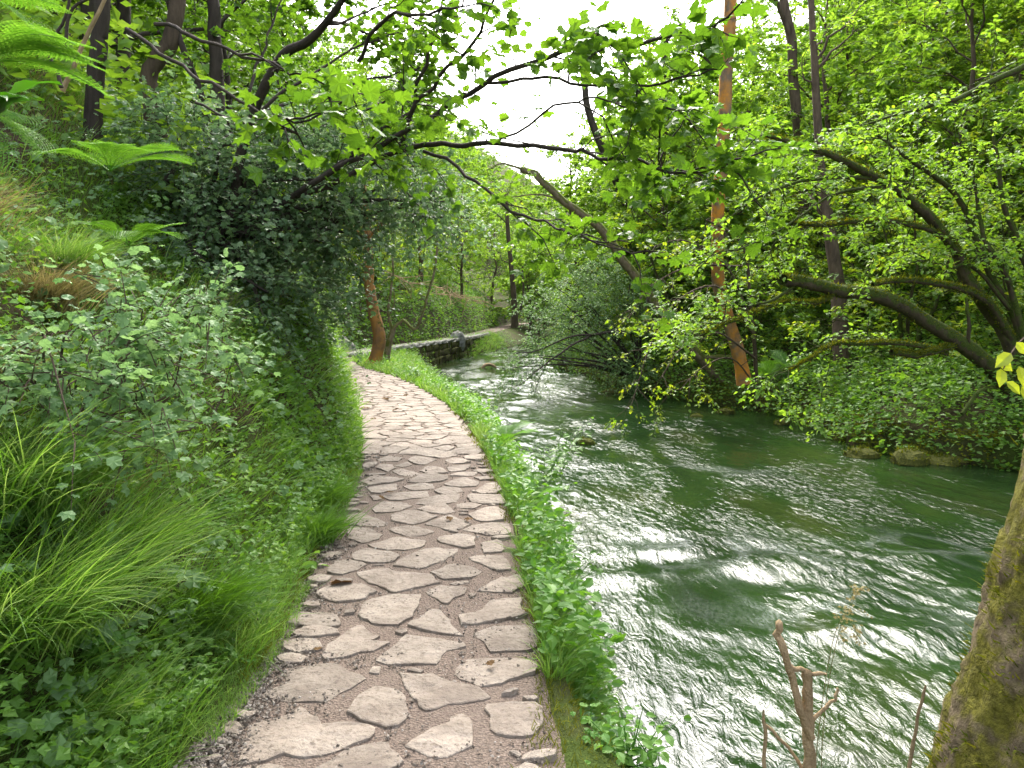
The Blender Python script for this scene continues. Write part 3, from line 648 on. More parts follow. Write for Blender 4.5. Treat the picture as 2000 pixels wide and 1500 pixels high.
# --- the mossy tree leaning over the river
rng = np.random.default_rng(31)
ML = [([(1985, 800, 13.3), (1960, 745, 13.2), (1900, 690, 13), (1800, 620, 12.7), (1720, 580, 12.4), (1640, 566, 12.1), (1560, 550, 11.8), (1528, 545, 11.7)], .15, .085),
      ([(1985, 790, 13.5), (1975, 680, 13.5), (1900, 560, 13.3), (1860, 480, 13.1), (1800, 410, 12.8), (1720, 350, 12.4), (1640, 310, 12), (1560, 282, 11.6), (1480, 260, 11.2)], .14, .025),
      ([(1725, 352, 12.4), (1650, 345, 12.2), (1560, 355, 11.8), (1465, 393, 11.5)], .035, .015),
      ([(1790, 400, 12.7), (1735, 367, 12.5), (1630, 380, 12.2), (1540, 440, 11.9), (1440, 490, 11.6)], .03, .01),
      ([(1975, 660, 13.4), (1930, 590, 13.1), (1870, 560, 12.9), (1780, 548, 12.7), (1705, 555, 12.5)], .075, .04),
      ([(1880, 500, 13.1), (1830, 455, 12.9), (1740, 433, 12.6), (1680, 432, 12.4), (1600, 440, 12.1), (1545, 437, 12)], .055, .025),
      ([(1870, 670, 12.9), (1835, 685, 12.7), (1790, 692, 12.6), (1740, 688, 12.5)], .06, .05),
      ([(1850, 690, 12.8), (1760, 668, 12.6), (1690, 672, 12.4), (1620, 674, 12.3), (1580, 700, 12.1), (1540, 722, 12)], .045, .015),
      ([(1640, 566, 12.1), (1600, 590, 11.9), (1530, 590, 11.6), (1450, 620, 11.2), (1370, 655, 10.9)], .04, .01),
      ([(1560, 552, 11.8), (1500, 590, 11.6), (1430, 595, 11.4), (1370, 588, 11.2)], .025, .008),
      ([(1990, 780, 13.8), (1990, 640, 13.8), (1930, 530, 13.7), (1870, 385, 13.5), (1800, 330, 13.2), (1715, 265, 12.8)], .09, .02),
      ([(2010, 700, 13.4), (1975, 560, 13.3), (1925, 470, 13.2), (1905, 380, 13.2), (1900, 320, 13.1)], .06, .02),
      ([(1895, 690, 12.9), (1890, 620, 12.7), (1887, 580, 12.7)], .035, .02),
      ([(2060, 760, 14), (2040, 620, 14), (1990, 480, 13.9), (1960, 400, 13.8), (1940, 250, 13.6)], .08, .03),
      ([(1970, 600, 13.4), (1900, 520, 13.2), (1850, 520, 13.0), (1800, 500, 12.8)], .04, .015),
      ([(2120, 60, 11), (2010, 125, 11), (1930, 162, 10.9), (1880, 188, 10.8), (1810, 205, 10.7), (1700, 240, 10.5)], .055, .015),
      ([(1975, 800, 13), (1960, 790, 12.8), (1920, 760, 12.6), (1880, 810, 12.4)], .05, .03)]
base = at(1985, 800, 13.4)
t = hero('mossy_tree', base, 'many-stemmed moss-covered tree leaning over the river from the far bank', 'tree')
tk, ln = limbs(ML, .12, 10, .22, 3)
fo = foliage(rng, [ln[k] for k in (1, 2, 3, 5, 7, 8, 9, 10, 11, 13, 14, 15)], 5, (.7, 1.7), 7, (.25, .5), 10, .085, LF6, .25, .5, .3, (.1, .8), tk, .12)
put('trunk', tk, B_MOSSY, t, True); put('crown', crown(*fo, LF6), L_WOOD, t)
ms = moss_on(rng, [ln[k] for k in (0, 1, 4, 5, 6, 7, 8)], [ML[k][1:] for k in (0, 1, 4, 5, 6, 7, 8)], 1500, .05); put('moss', ms, MOSS, t, kind='stuff')

# --- the lichened trunk that leans far out over the water
t = hero('leaning_tree', at(1452, 790, 20.6), 'slim mossy tree trunk slanting far out over the river', 'tree')
LL = [([(1452, 790, 20.6), (1400, 735, 20.3), (1358, 690, 20), (1300, 620, 19.6), (1240, 540, 19.2), (1205, 490, 18.9), (1180, 455, 18.7), (1150, 428, 18.5), (1110, 400, 18.2), (1065, 360, 18), (1040, 338, 17.9), (1018, 331, 17.8)], .14, .07),
      ([(1450, 700, 20.3), (1420, 697, 20.2), (1370, 697, 20.1)], .07, .05), ([(1110, 400, 18.2), (1060, 380, 18), (1000, 385, 17.6)], .03, .012), ([(1020, 331, 17.8), (985, 320, 17.5), (950, 330, 17.2)], .03, .01)]
tk, ln = limbs(LL, .1, 10, .2, 40); fo = foliage(rng, [ln[0][-14:], ln[2], ln[3]], 2.2, (.5, 1.1), 4, (.25, .45), 9, .10, LF6, .25, .5, .2, (.2, 1), tk)
put('trunk', tk, B_LICHEN, t, True); put('crown', crown(*fo, LF6), L_HAZEL, t)

# --- single trunks in the wood
def trunk_tree(name, label, L, bark, leaf, up_l, seed, size=.12, n=1.3, tmpl=LF2):
    r_ = np.random.default_rng(seed); P0 = at(*L[0][0][0]); t = hero(name, P0, label, 'tree'); tk, ln = limbs(L, .06, 12, .12, seed)
    main = ln[0]; k = int(len(main) * up_l); S, D, LL_ = sprout(r_, [main[k:]], n, (1.2, 2.6), 0, .5); pr = sec_lines(S, D, LL_, .15, 6, r_)
    for Q in pr: V, F = tube(Q, np.linspace(.04, .012, 6), 5); tk.add(V, F)
    fo = foliage(r_, pr, 4, (.5, 1.3), 4, (.25, .5), 10, size, tmpl, .25, .55, .15, (0, 1), tk)
    put('trunk', tk, bark, t, True); put('crown', crown(*fo, tmpl), leaf, t)
trunk_tree('orange_barked_tree', 'tall straight tree with bright orange trunk in the wood across the river', [([(1455, 750, 17.4), (1440, 680, 17.4), (1405, 560, 17.2), (1402, 440, 16.8), (1410, 300, 16.4), (1422, 100, 16.2), (1432, -80, 16.2), (1440, -200, 16.2)], .15, .12)], B_ORANGE, L_WOOD, .8, 51)
trunk_tree('upright_tree', 'straight brown tree trunk behind the mossy limb, ivy at its foot', [([(1650, 760, 17.6), (1643, 690, 17.6), (1640, 600, 17.8), (1625, 480, 18), (1612, 400, 18.2), (1600, 300, 18.4), (1590, 100, 18.6), (1580, -80, 19)], .21, .06)], B_BROWN, L_WOOD, .45, 52)
trunk_tree('slender_tree', 'brown forking trunk high on the slope at the top edge', [([(1575, 560, 25), (1565, 330, 25), (1552, 180, 25), (1546, 80, 25), (1530, 0, 25.2), (1515, -120, 25.5)], .17, .13), ([(1546, 80, 25), (1520, 10, 24.8), (1505, -10, 24.6), (1480, -60, 24.5)], .08, .05)], B_BROWN, L_WOOD, .85, 53)
trunk_tree('tilted_tree', 'dark tilted trunk right of the sky gap, above the leaning trunk', [([(1300, 600, 29), (1240, 440, 29), (1190, 320, 29), (1150, 220, 29), (1140, 150, 29), (1130, 60, 29)], .17, .1)], B_DARK, L_HAZEL, .5, 54)
trunk_tree('shaded_tree', 'short dark trunk between the tilted tree and the orange trunk', [([(1318, 600, 30), (1312, 460, 30), (1308, 340, 30), (1303, 200, 30), (1300, 60, 30)], .2, .12)], B_DARK, L_WOOD, .5, 55)
trunk_tree('bankside_tree', 'thin brown tree beside the far end of the river', [([(1006, 640, 47), (1004, 590, 47), (1000, 540, 47), (992, 450, 47), (990, 380, 47)], .2, .1), ([(1015, 610, 47), (1022, 570, 47), (1020, 520, 47)], .07, .05)], B_BROWN, L_HAZEL, .5, 56)

# --- the orange tree and the forked tree between path and river
r_ = np.random.default_rng(61); b0 = on(728, 716, -.06)
t = hero('riverside_orange_tree', b0, 'orange-barked tree with a bent trunk standing between path and river', 'tree'); d0 = b0[1]
OL = [([(722, 724, d0), (732, 700, d0), (742, 668, d0), (738, 640, d0), (728, 600, d0), (721, 560, d0), (720, 525, d0), (718, 470, d0), (712, 400, d0), (700, 320, d0)], .19, .11), ([(719, 500, d0), (690, 440, d0 - .5), (650, 380, d0 - 1)], .07, .03), ([(718, 470, d0), (760, 420, d0 - .5), (800, 390, d0 - 1)], .07, .03), ([(744, 650, d0), (747, 645, d0), (751, 642, d0)], .06, .03)]
tk, ln = limbs(OL, .1, 12, .1, 61); fo = foliage(r_, [ln[0][-12:], ln[1], ln[2]], 4, (.6, 1.5), 4, (.25, .5), 10, .11, LF6, .25, .55, .15, (0, .8), tk)
put('trunk', tk, B_ORANGE2, t, True); put('crown', crown(*fo, LF6), L_WOOD, t)
b0 = on(762, 712, -.15); d0 = b0[1]; t = hero('forked_tree', b0, 'small crooked forked tree just right of the bent orange tree', 'tree')
OL = [([(750, 722, d0), (756, 690, d0), (763, 655, d0), (770, 640, d0)], .12, .08), ([(766, 645, d0), (758, 610, d0), (763, 570, d0), (768, 530, d0), (765, 480, d0)], .05, .025), ([(770, 640, d0), (785, 626, d0), (800, 636, d0 - .2), (812, 642, d0 - .2), (825, 615, d0 - .3), (838, 565, d0 - .3), (848, 530, d0 - .4), (856, 470, d0 - .4)], .055, .03), ([(763, 612, d0), (770, 590, d0), (768, 560, d0)], .025, .015)]
tk, ln = limbs(OL, .1, 9, .12, 66); fo = foliage(r_, [ln[1], ln[2][-12:]], 3, (.3, .9), 4, (.2, .4), 9, .10, LF6, .2, .5, .2, (.2, 1), tk)
put('trunk', tk, B_LICHEN, t, True); put('crown', crown(*fo, LF6), L_WOOD, t)
t = hero('dead_branch', at(770, 560, 24.5), 'tangle of bare pale dead twigs hanging behind the forked tree', 'branch'); mb = MB()
for k in range(2):
    Q = px_line([[(740, 525, 24.5), (790, 545, 24.5), (850, 560, 24.3), (890, 575, 24)], [(850, 575, 25), (900, 580, 25), (940, 590, 24.8)]][k], 12, .06, k); V, F = tube(Q, np.linspace(.02, .008, 12), 5); mb.add(V, F)
    S, D, L = sprout(r_, [Q], 16, (.4, 1.0), .05, .15); ss = sec_lines(S, D, L, .1, 4, r_)
    for q in ss: V, F = tube(q, np.linspace(.010, .005, 4), 4); mb.add(V, F)
    S, D, L = sprout(r_, ss, 4, (.2, .5), .1, 0); twig_tubes(mb, S, D, L, .005, .1)
put('twig', mb, B_PALE, t)

# --- bushes
def blob_twigs(r_, blobs, per, Lr, down=.2):
    S, D = [], []
    for (px, py, d, rx, ry, rd) in blobs:
        c = at(px, py, d); R = np.array([rx / FPX * d, rd, ry / FPX * d]); n = int(per * (R[0] * R[2]))
        v = nrm(r_.normal(size=(n, 3))) * (r_.random((n, 1)) ** .38); S.append(c + v * R); D.append(nrm(v * .8 + r_.normal(size=(n, 3)) * .5 + [0, 0, -down]))
    S, D = np.concatenate(S), np.concatenate(D); return S, D, r_.uniform(*Lr, len(S))
def bush(name, label, cat, base, blobs, per, Lr, nleaf, size, tmpl, lmat, bark, seed, stems=14, r0=.03, down=.2, flat=.5, tl=(0, 1), single=0, extra=None):
    r_ = np.random.default_rng(seed); t = hero(name, base, label, cat); S, D, L = blob_twigs(r_, blobs, per, Lr, down)
    k = height(S[:, 0], S[:, 1]) + .03 < S[:, 2]; S, D, L = S[k], D[k], L[k]
    st = MB(); twig_tubes(st, S, D, L, .0035, .25)
    for j in r_.choice(len(S), stems, replace=False):
        m_ = (np.array(base) + S[j]) / 2 + r_.normal(size=3) * .15; m_[2] += .1; Q = spline([base, m_, S[j]], 8); V, F = tube(Q, np.linspace(r0, r0 * .25, 8), 5); st.add(V, F)
    P, ax, nz = twig_leaves(r_, S, D, L, nleaf, .25, flat, jit=.02); sz = size * r_.uniform(.6, 1.2, len(P))
    T = np.clip(tl[0] + (tl[1] - tl[0]) * (np.repeat(r_.random(len(S)), nleaf) * .6 + .4 * r_.random(len(P))), 0, 1)
    put('stem', st, bark, t)
    if single:
        dist = np.linalg.norm(P - EYE, axis=1) - 2.5 * 0; v = nrm(P - EYE); inn = np.abs((P[:, 0]) / P[:, 1]) < .66; o = np.argsort(dist + 50 * ~inn)[:single]; ms_ = []
        for q in range(4):
            s_ = MB(); s_.add(*tmpl, .25 + .2 * q); ms_.append(s_.mesh('leaf', lmat))
        for i in o:
            l = link('leaf', ms_[int(min(3, T[i] * 4))], t); l.matrix_parent_inverse.identity(); l.matrix_local = mat4(P[i] - np.array(t.location), ax[i], nz[i], sz[i])
        k = np.ones(len(P), bool); k[o] = False; P, ax, nz, sz, T = P[k], ax[k], nz[k], sz[k], T[k]
        put('foliage', crown(P, ax, nz, sz, T, tmpl), lmat, t, kind='stuff')
    else: put('crown', crown(P, ax, nz, sz, T, tmpl), lmat, t)
    return t
bush('maple_bush', 'big dark green field maple bush overhanging the path', 'bush', gnd(-3.6, 8.6),
     [(540, 410, 8.8, 190, 150, 1.1), (400, 330, 8.4, 130, 120, 1.0), (680, 330, 9.2, 130, 100, 1.0), (410, 480, 7.8, 110, 90, .7), (590, 560, 9, 90, 90, .8), (790, 340, 9.6, 100, 50, .8), (820, 420, 10.2, 80, 35, .7), (480, 590, 7.4, 90, 80, .4), (340, 560, 6.8, 60, 60, .4), (670, 460, 9.3, 80, 50, .7), (330, 250, 8, 70, 60, .5), (600, 240, 9, 90, 40, .6), (560, 650, 8.6, 60, 50, .3), (870, 400, 10.5, 50, 30, .4)],
     470, (.25, .75), 12, .07, LOB, L_DARK, B_DARK, 71, 40, .05, .25, .5)
bush('currant_bush', 'pale-leaved currant bush growing from the near bank beside the path', 'bush', gnd(-2.1, 3.5),
     [(180, 720, 3.1, 150, 80, .35), (300, 770, 3.1, 90, 80, .25), (100, 680, 3.2, 110, 40, .3), (300, 650, 3.5, 130, 60, .3), (200, 860, 2.8, 70, 45, .15), (60, 760, 2.9, 60, 70, .2), (230, 560, 3.8, 40, 40, .2), (400, 580, 4.3, 60, 50, .3), (420, 700, 4.2, 60, 50, .25)],
     1000, (.12, .28), 8, .056, LOB, L_CUR, B_BROWN, 72, 26, .008, .1, .45, single=300)
bush('hawthorn_bush', 'grey-green leafy bush drooping low over the river bend', 'bush', gnd(3.9, 23.5),
     [(1130, 600, 23, 90, 60, 1.2), (1190, 560, 23.5, 70, 60, 1.2), (1090, 650, 22, 60, 40, .8), (1040, 700, 21, 35, 40, .5), (1210, 690, 22.5, 60, 60, .9), (1060, 590, 23, 40, 30, .5), (1005, 725, 20.5, 25, 25, .3), (1150, 530, 24, 60, 30, .6), (1260, 600, 23.5, 50, 50, .8), (1230, 730, 21.5, 40, 30, .6)], 190, (.3, .8), 13, .08, LF6, L_GREY, B_DARK, 73, 24, .05, .3, .5)
t = hero('drooping_branch', at(1230, 645, 22.5), 'dark bare branch dipping its tip to the bright water', 'branch')
tk, ln = limbs([([(1250, 650, 22.6), (1190, 648, 22), (1155, 655, 21.6), (1110, 680, 21), (1060, 715, 20.5), (1015, 752, 20)], .05, .012), ([(1160, 653, 21.6), (1110, 660, 21.2), (1050, 685, 20.8), (1010, 690, 20.4)], .03, .01), ([(1075, 700, 20.7), (1060, 725, 20.5), (1045, 765, 20.2)], .01, .006)], .15, 7, .15, 77)
fo = foliage(r_, ln, 5, (.2, .6), 5, (.15, .35), 8, .06, LF6, .3, .6, .5, (.1, .8), tk); put('stem', tk, B_DARK, t, True); put('foliage', crown(*fo, LF6), L_GREY, t, kind='stuff')
HZ = [([(1480, 790, 17.5), (1470, 640, 17), (1450, 480, 16.6), (1380, 430, 16.2)], .05, .02), ([(1470, 650, 17), (1400, 560, 16.4), (1310, 600, 15.9), (1265, 690, 15.5), (1235, 790, 15.1)], .03, .008), ([(1450, 520, 16.8), (1350, 520, 16.2), (1270, 560, 15.9), (1230, 620, 15.7)], .025, .008),
      ([(1475, 700, 17), (1400, 650, 16.4), (1330, 680, 16), (1290, 740, 15.7)], .025, .008), ([(1470, 640, 17), (1420, 520, 16.5), (1340, 470, 16.2), (1280, 480, 16)], .025, .008), ([(1480, 760, 17.4), (1430, 700, 17), (1370, 720, 16.6), (1330, 760, 16.3)], .02, .007)]
t = hero('yellowing_hazel', at(1480, 790, 17.5), 'hazel with yellowing leaves trailing a spray down to the water', 'shrub'); tk, ln = limbs(HZ, .12, 7, .1, 80)
fo = foliage(np.random.default_rng(8), ln, 4.5, (.4, 1.0), 5, (.2, .45), 8, .095, LF6, .35, .55, .2, (.3, 1), tk); put('trunk', tk, B_BROWN, t, True); put('crown', crown(*fo, LF6), L_HAZEL, t)

# --- the near sycamore: limbs across the sky, its big leaves one by one
rs = np.random.default_rng(90); sb = gnd(-3.3, 8.3)
t = hero('sycamore_tree', sb, 'sycamore on the bank whose big-leaved limbs reach across the sky gap', 'tree')
SL = [([(-0, 0, 0)], 0, 0)]
tk = MB(); trunk_pts = spline([sb, at(450, 420, 8.4), at(480, 260, 8.2), at(545, 118, 7.8), at(600, 82, 7.5), at(640, 40, 7.3), at(690, -30, 7.0)], 26); V, F = tube(trunk_pts, np.linspace(.07, .025, 26), 10, .1, 3); tk.add(V, F); put('trunk', tk, B_DARK, t, True)
BR = [([(520, 420, 8.4), (640, 340, 7.9), (745, 283, 7.5), (850, 220, 7), (950, 160, 6.5), (1090, 100, 5.8), (1150, 68, 5.5), (1215, 88, 5.2), (1330, 70, 4.8), (1420, 35, 4.5)], .034, .007),
      ([(600, 380, 8.2), (770, 300, 7.8), (860, 283, 7.4), (960, 280, 6.9), (1080, 291, 6.4), (1150, 297, 6.1), (1240, 312, 5.8), (1350, 335, 5.4), (1430, 318, 5.2)], .03, .006),
      ([(830, 298, 7.6), (920, 345, 7.1), (1000, 410, 6.6), (1060, 430, 6.3), (1130, 460, 6.0), (1240, 500, 5.7)], .018, .005),
      ([(560, 400, 8.4), (740, 265, 7.6), (800, 215, 7.3), (860, 150, 7), (930, 70, 6.6), (970, -20, 6.2)], .028, .01),
      ([(780, 300, 7.8), (810, 190, 7.5), (845, 80, 7.2), (870, -30, 7)], .025, .01),
      ([(700, 120, 7.2), (745, 45, 6.8), (820, 28, 6.3), (900, 10, 5.8)], .02, .008),
      ([(950, 160, 6.5), (1060, 150, 6), (1180, 170, 5.5), (1300, 165, 5), (1400, 130, 4.7)], .014, .005),
      ([(960, 280, 6.9), (1080, 210, 6.2), (1180, 195, 5.7), (1290, 215, 5.2)], .012, .004),
      ([(545, 118, 7.8), (620, 60, 8), (720, 20, 8.5), (830, -20, 9)], .02, .006), ([(500, 230, 8.2), (600, 150, 8.5), (700, 90, 9), (810, 55, 9.5)], .02, .006),
      ([(520, 220, 8.4), (640, 175, 9), (760, 150, 9.5), (840, 130, 10)], .02, .006), ([(600, 260, 9), (700, 215, 9.5), (790, 190, 10), (860, 200, 10)], .02, .006), ([(480, 200, 9), (520, 80, 9.5), (560, -20, 10)], .02, .008), ([(640, 40, 8), (700, 60, 9), (780, 100, 10), (850, 110, 10.5)], .02, .006),
      ([(250, 60, 4.6), (350, 130, 4.4), (450, 190, 4.2), (560, 235, 4.1), (650, 215, 4.0)], .012, .004),
      ([(300, 40, 4.6), (420, 80, 4.4), (540, 130, 4.2), (640, 160, 4.1)], .012, .004),
      ([(380, 200, 4.6), (470, 230, 4.4), (580, 260, 4.2)], .008, .003)]
LP = [[], [], [], [], []]; BO, BI = [], []
for k, (P, a, b2) in enumerate(BR):
    br = MB(); Q = px_line(P, None, .02, 300 + k); V, F = tube(Q, np.linspace(a, b2, len(Q)), 8, .12, k); br.add(V, F)
    fo = foliage(rs, [Q], (4.2 if k < 8 else 7 if k < 14 else 3.4), (.35, .9), 12, (.12, .4), 4, (.118 if k < 8 else .11), SYC, .2, .45, (.25 if k < 8 else .3), (0, 1), br, .12, .03, .0035)
    BO.append(put('branch', br, B_DARK, t, True)); BI.append(np.full(len(fo[0]), k))
    for q in range(5): LP[q].append(fo[q])
P, ax, nz, sz, T = [np.concatenate(q) for q in LP]; nz = nz + [0, .4, 0]
py_ = 750 - (P - EYE) @ UPV / ((P - EYE) @ FWD) * FPX; px_ = 1000 + (P - EYE)[:, 0] / ((P - EYE) @ FWD) * FPX
gap = ((px_ - 985) / 130) ** 2 + ((py_ - 225) / 95) ** 2 < 1; keep = ~(gap & (rs.random(len(P)) < .6)); BI = np.concatenate(BI)[keep]; P, ax, nz, sz, T, px_, py_ = [q[keep] for q in (P, ax, nz, sz, T, px_, py_)]
vis = (px_ > -20) & (px_ < 2020) & (py_ > -20); o = np.argsort(P[:, 1] + 50 * ~vis)[:300]; ms_ = []
for q in range(5):
    s_ = MB(); Vq = SYC[0].copy(); Vq[:, 2] = Vq[:, 2] * (1 + .6 * (q - 2)) + .05 * np.sin(Vq[:, 1] * 9 + q); s_.add(Vq, SYC[1], .15 + .18 * q); ms_.append(s_.mesh('leaf', L_SYC))
for i in o: l = link('leaf', ms_[int(min(4, T[i] * 5))], BO[BI[i]]); l.matrix_local = mat4(P[i] - np.array(t.location), ax[i], nz[i], sz[i])
k = np.ones(len(P), bool); k[o] = False; put('foliage', crown(P[k], ax[k], nz[k], sz[k], T[k], SYC), L_SYC, t, kind='stuff')
print('sycamore leaves', len(P))

# --- stems on the left bank
def stem_thing(name, label, cat, L, bark, leafy=0, seed=1, sides=8, lm=None, size=.05, tmpl=LF6):
    r_ = np.random.default_rng(seed); t = hero(name, at(*L[0][0][0]), label, cat); tk, ln = limbs(L, .1, sides, .12, seed)
    fo = foliage(r_, ln, leafy, (.2, .5), 5, (.12, .3), 7, size, tmpl, .25, .6, .1, (0, 1), tk) if leafy else None
    put('trunk', tk, bark, t, True)
    if fo: put('crown', crown(*fo, tmpl), lm, t)
stem_thing('ivy_clad_tree', 'reddish tree trunk wound with ivy left of the maple bush', 'tree', [([(318, 330, 9.2), (305, 250, 9), (293, 180, 9), (295, 135, 9), (330, 85, 9), (345, 20, 9), (350, -80, 9)], .105, .085)], B_BROWN, 6, 101, 10, L_DARK, .06, LOB3)
stem_thing('dark_stemmed_tree', 'two dark slender stems rising behind the maple bush', 'tree', [([(430, 330, 9.6), (425, 200, 9.6), (418, 60, 9.6), (415, -60, 9.6)], .09, .07), ([(420, 300, 9.2), (390, 180, 9.1), (345, 60, 9), (320, -40, 9)], .04, .03)], B_DARK, 3, 102, 9, L_SYC, .12, LOB3)
stem_thing('bank_top_tree', 'dark trunk at the top of the bank behind the pale pole', 'tree', [([(180, 310, 8.5), (190, 110, 8.5), (196, 60, 8.5), (205, -40, 8.5), (205, -150, 8.5)], .09, .07)], B_DARK, 3, 103, 9, L_SYC, .10, LOB3)
stem_thing('bare_pole', 'thin pale slanting pole leaning on the upper bank', 'stick', [([(122, 178, 5.2), (160, 90, 5.2), (200, 8, 5.2), (220, -50, 5.2)], .014, .011)], B_PALE, 0, 104)
stem_thing('dark_sapling', 'thin dark crooked sapling left of the pale pole', 'sapling', [([(120, 170, 5), (108, 130, 5), (95, 90, 5), (130, 30, 5), (140, -30, 5)], .012, .008), ([(125, 100, 5.4), (140, 20, 5.4), (190, -10, 5.4)], .012, .008)], B_DARK, 2, 105, 6, L_SYC, .08, LOB3)

# ------------------------------------------------------------------ rocks, wall, wood in the river
def rock_mesh(seed, mat, flat=.6, nu=16, nv=10):
    th = np.arange(nu) * 2 * math.pi / nu; ph = np.linspace(0, math.pi, nv); T, Pq = np.meshgrid(th, ph)
    d = np.stack([np.sin(Pq) * np.cos(T), np.sin(Pq) * np.sin(T), np.cos(Pq)], -1)
    r_ = .72 + .55 * fbm(d[..., 0] * 1.6 + seed, d[..., 1] * 1.6, d[..., 2] * 1.6 + 4, seed, 3) + .12 * (fbm(d[..., 0] * 6, d[..., 1] * 6, d[..., 2] * 6, seed + 9, 2) - .5)
    V = d * r_[..., None] * [1, 1, flat]; i = np.arange(nv - 1)[:, None] * nu; j = np.arange(nu)[None]; k = (j + 1) % nu
    mb = MB(); mb.add(V.reshape(-1, 3), np.stack([i + j, i + nu + j, i + nu + k, i + k], -1).reshape(-1, 4)); return mb.mesh('rock', mat, False)
RM = [rock_mesh(200 + k, ROCK_MOSS, .6) for k in range(4)]; RG = [rock_mesh(220 + k, ROCK_GREY, .8) for k in range(3)]
def rock(px, py, w, label, z=WZ, k=0, grey=False, name='mossy_rock', tall=1.0, rot=0, group=None):
    p = on(px, py, z); s = w / FPX * p[1] / 2
    o = link(name, (RG if grey else RM)[k % (3 if grey else 4)], None, p - [0, -s * .4, s * .12]); o.scale = (s, s * .8, s * tall); o.rotation_euler = (0, 0, rot); meta(o, label, 'rock', group)
    r_ = np.random.default_rng(int(px)); n = 260; d = nrm(r_.normal(size=(n, 3)) * [1, 1, .8] + [0, 0, .7])
    if not grey:
        V = np.array([v.co for v in o.data.vertices]); k_ = r_.integers(0, len(V), 900); p_ = V[k_] * r_.uniform(.9, 1.03, (900, 1)) + r_.normal(size=(900, 3)) * .05; q_ = (p_[:, 2] > -.05) & (fbm(p_[:, 0] * 2 + px, p_[:, 1] * 2, p_[:, 2] * 2, 3) > .36); p_ = p_[q_]; m_ = len(p_)
        mm = MB(); blades(mm, r_, p_, nrm(p_) + [0, 0, .5], r_.normal(size=(m_, 3)), r_.uniform(.06, .2, m_), np.full(m_, .028), r_.uniform(.3, 1, m_), r_.random(m_) * .8, 2); meta(link('moss', mm.mesh('moss', MOSS), o), kind='stuff')
    return o
rock(1140, 866, 46, 'lone brown mossy rock in mid-river nearest the path', k=0, tall=.9)
rock(1530, 828, 32, 'small mossy rock in the river off the far bank', k=1)
rock(1362, 815, 26, 'small dark rock breaking the water below the leaning tree', k=2)
rock(1690, 892, 70, 'flat mossy rock at the water edge, leftmost of the rock pile', k=1, tall=.9)
rock(1735, 878, 75, 'mossy rock behind the others in the bankside pile', k=3, tall=1.3)
rock(1785, 905, 90, 'largest mossy rock of the bankside pile', k=2, tall=1.2, rot=1)
rock(1845, 905, 70, 'brown mossy rock at the downstream end of the pile', k=0, tall=.9, rot=2)
rock(1660, 860, 55, 'mossy rock under the bank plants above the pile', k=0, tall=1.3, rot=.6)
rock(1815, 893, 60, 'mossy rock wedged behind the largest one of the pile', k=1, tall=1.5, rot=3)
rock(1880, 900, 60, 'dark rock under the shaded overhang right of the pile', k=3, tall=.9, rot=1.4)
rock(1420, 806, 36, 'low mossy rock at the foot of the leaning trunk', k=3)
rock(1200, 768, 60, 'dark flat rock at the tip of the far bank', k=1, tall=.6, rot=2)
rock(1215, 752, 50, 'dark rock under the drooping bush', k=2, tall=1.0)
rock(1185, 742, 36, 'brown boulder beside the yellow-green butterbur', k=0, tall=1.1)
rock(662, 690, 62, 'big pale grey boulder beside the path bend', z=0, k=0, grey=True, name='grey_boulder', tall=1.5)
rock(700, 672, 46, 'grey boulder under the dark bank left of the footbridge', z=0, k=1, grey=True, name='grey_boulder', tall=1.4)
rock(893, 664, 34, 'pale grey boulder on the bank beyond the wall', z=0, k=2, grey=True, name='grey_boulder', tall=1.6)
t = hero('driftwood', on(955, 722, WZ), 'arched piece of brown driftwood sticking out of the bright water', 'driftwood')
p0 = on(955, 720, WZ); Q = spline([p0 + [-.28, 0, -.15], p0 + [-.2, 0, .1], p0 + [0, .05, .17], p0 + [.22, .1, .08], p0 + [.36, .1, -.1]], 14); mb = MB(); V, F = tube(Q, np.linspace(.075, .05, 14), 8, .25, 4); mb.add(V, F); put('stem', mb, B_PALE, t, True)

def block(seed):
    r_ = np.random.default_rng(seed); V = np.array([[x, y, z] for x in (-.5, .5) for y in (-.5, .5) for z in (-.5, .5)], float); mb = MB(); W = []
    s = MB(); n = 3; g = np.linspace(-.5, .5, n + 1)
    for axis in range(3):
        for sg in (-.5, .5):
            A, B = np.meshgrid(g, g); P = np.zeros(A.shape + (3,)); P[..., axis] = sg; P[..., (axis + 1) % 3] = A; P[..., (axis + 2) % 3] = B
            if sg < 0: P = P[::-1]
            q = P / np.maximum(np.linalg.norm(P, axis=-1, keepdims=True), 1e-6) * .62; P2 = P * .78 + q * .22
            nn = np.stack([noise(P[..., 0] * 2.3 + seed, P[..., 1] * 2.3, P[..., 2] * 2.3, k) - .5 for k in range(3)], -1) * .2; P2 = P2 + nn
            i = np.arange(n)[:, None] * (n + 1) + np.arange(n)[None]; s.add(P2.reshape(-1, 3), np.stack([i, i + 1, i + n + 2, i + n + 1], -1).reshape(-1, 4))
    return s
WS = [block(k).mesh('stone', ROCK_MOSS, False) for k in range(5)]; CS = [block(k + 20).mesh('coping_stone', ROCK_GREY, False) for k in range(3)]
t = hero('retaining_wall', (-4, 32, -.9), 'mossy dry-stone wall carrying the far path above the river', 'wall'); r_ = np.random.default_rng(4)
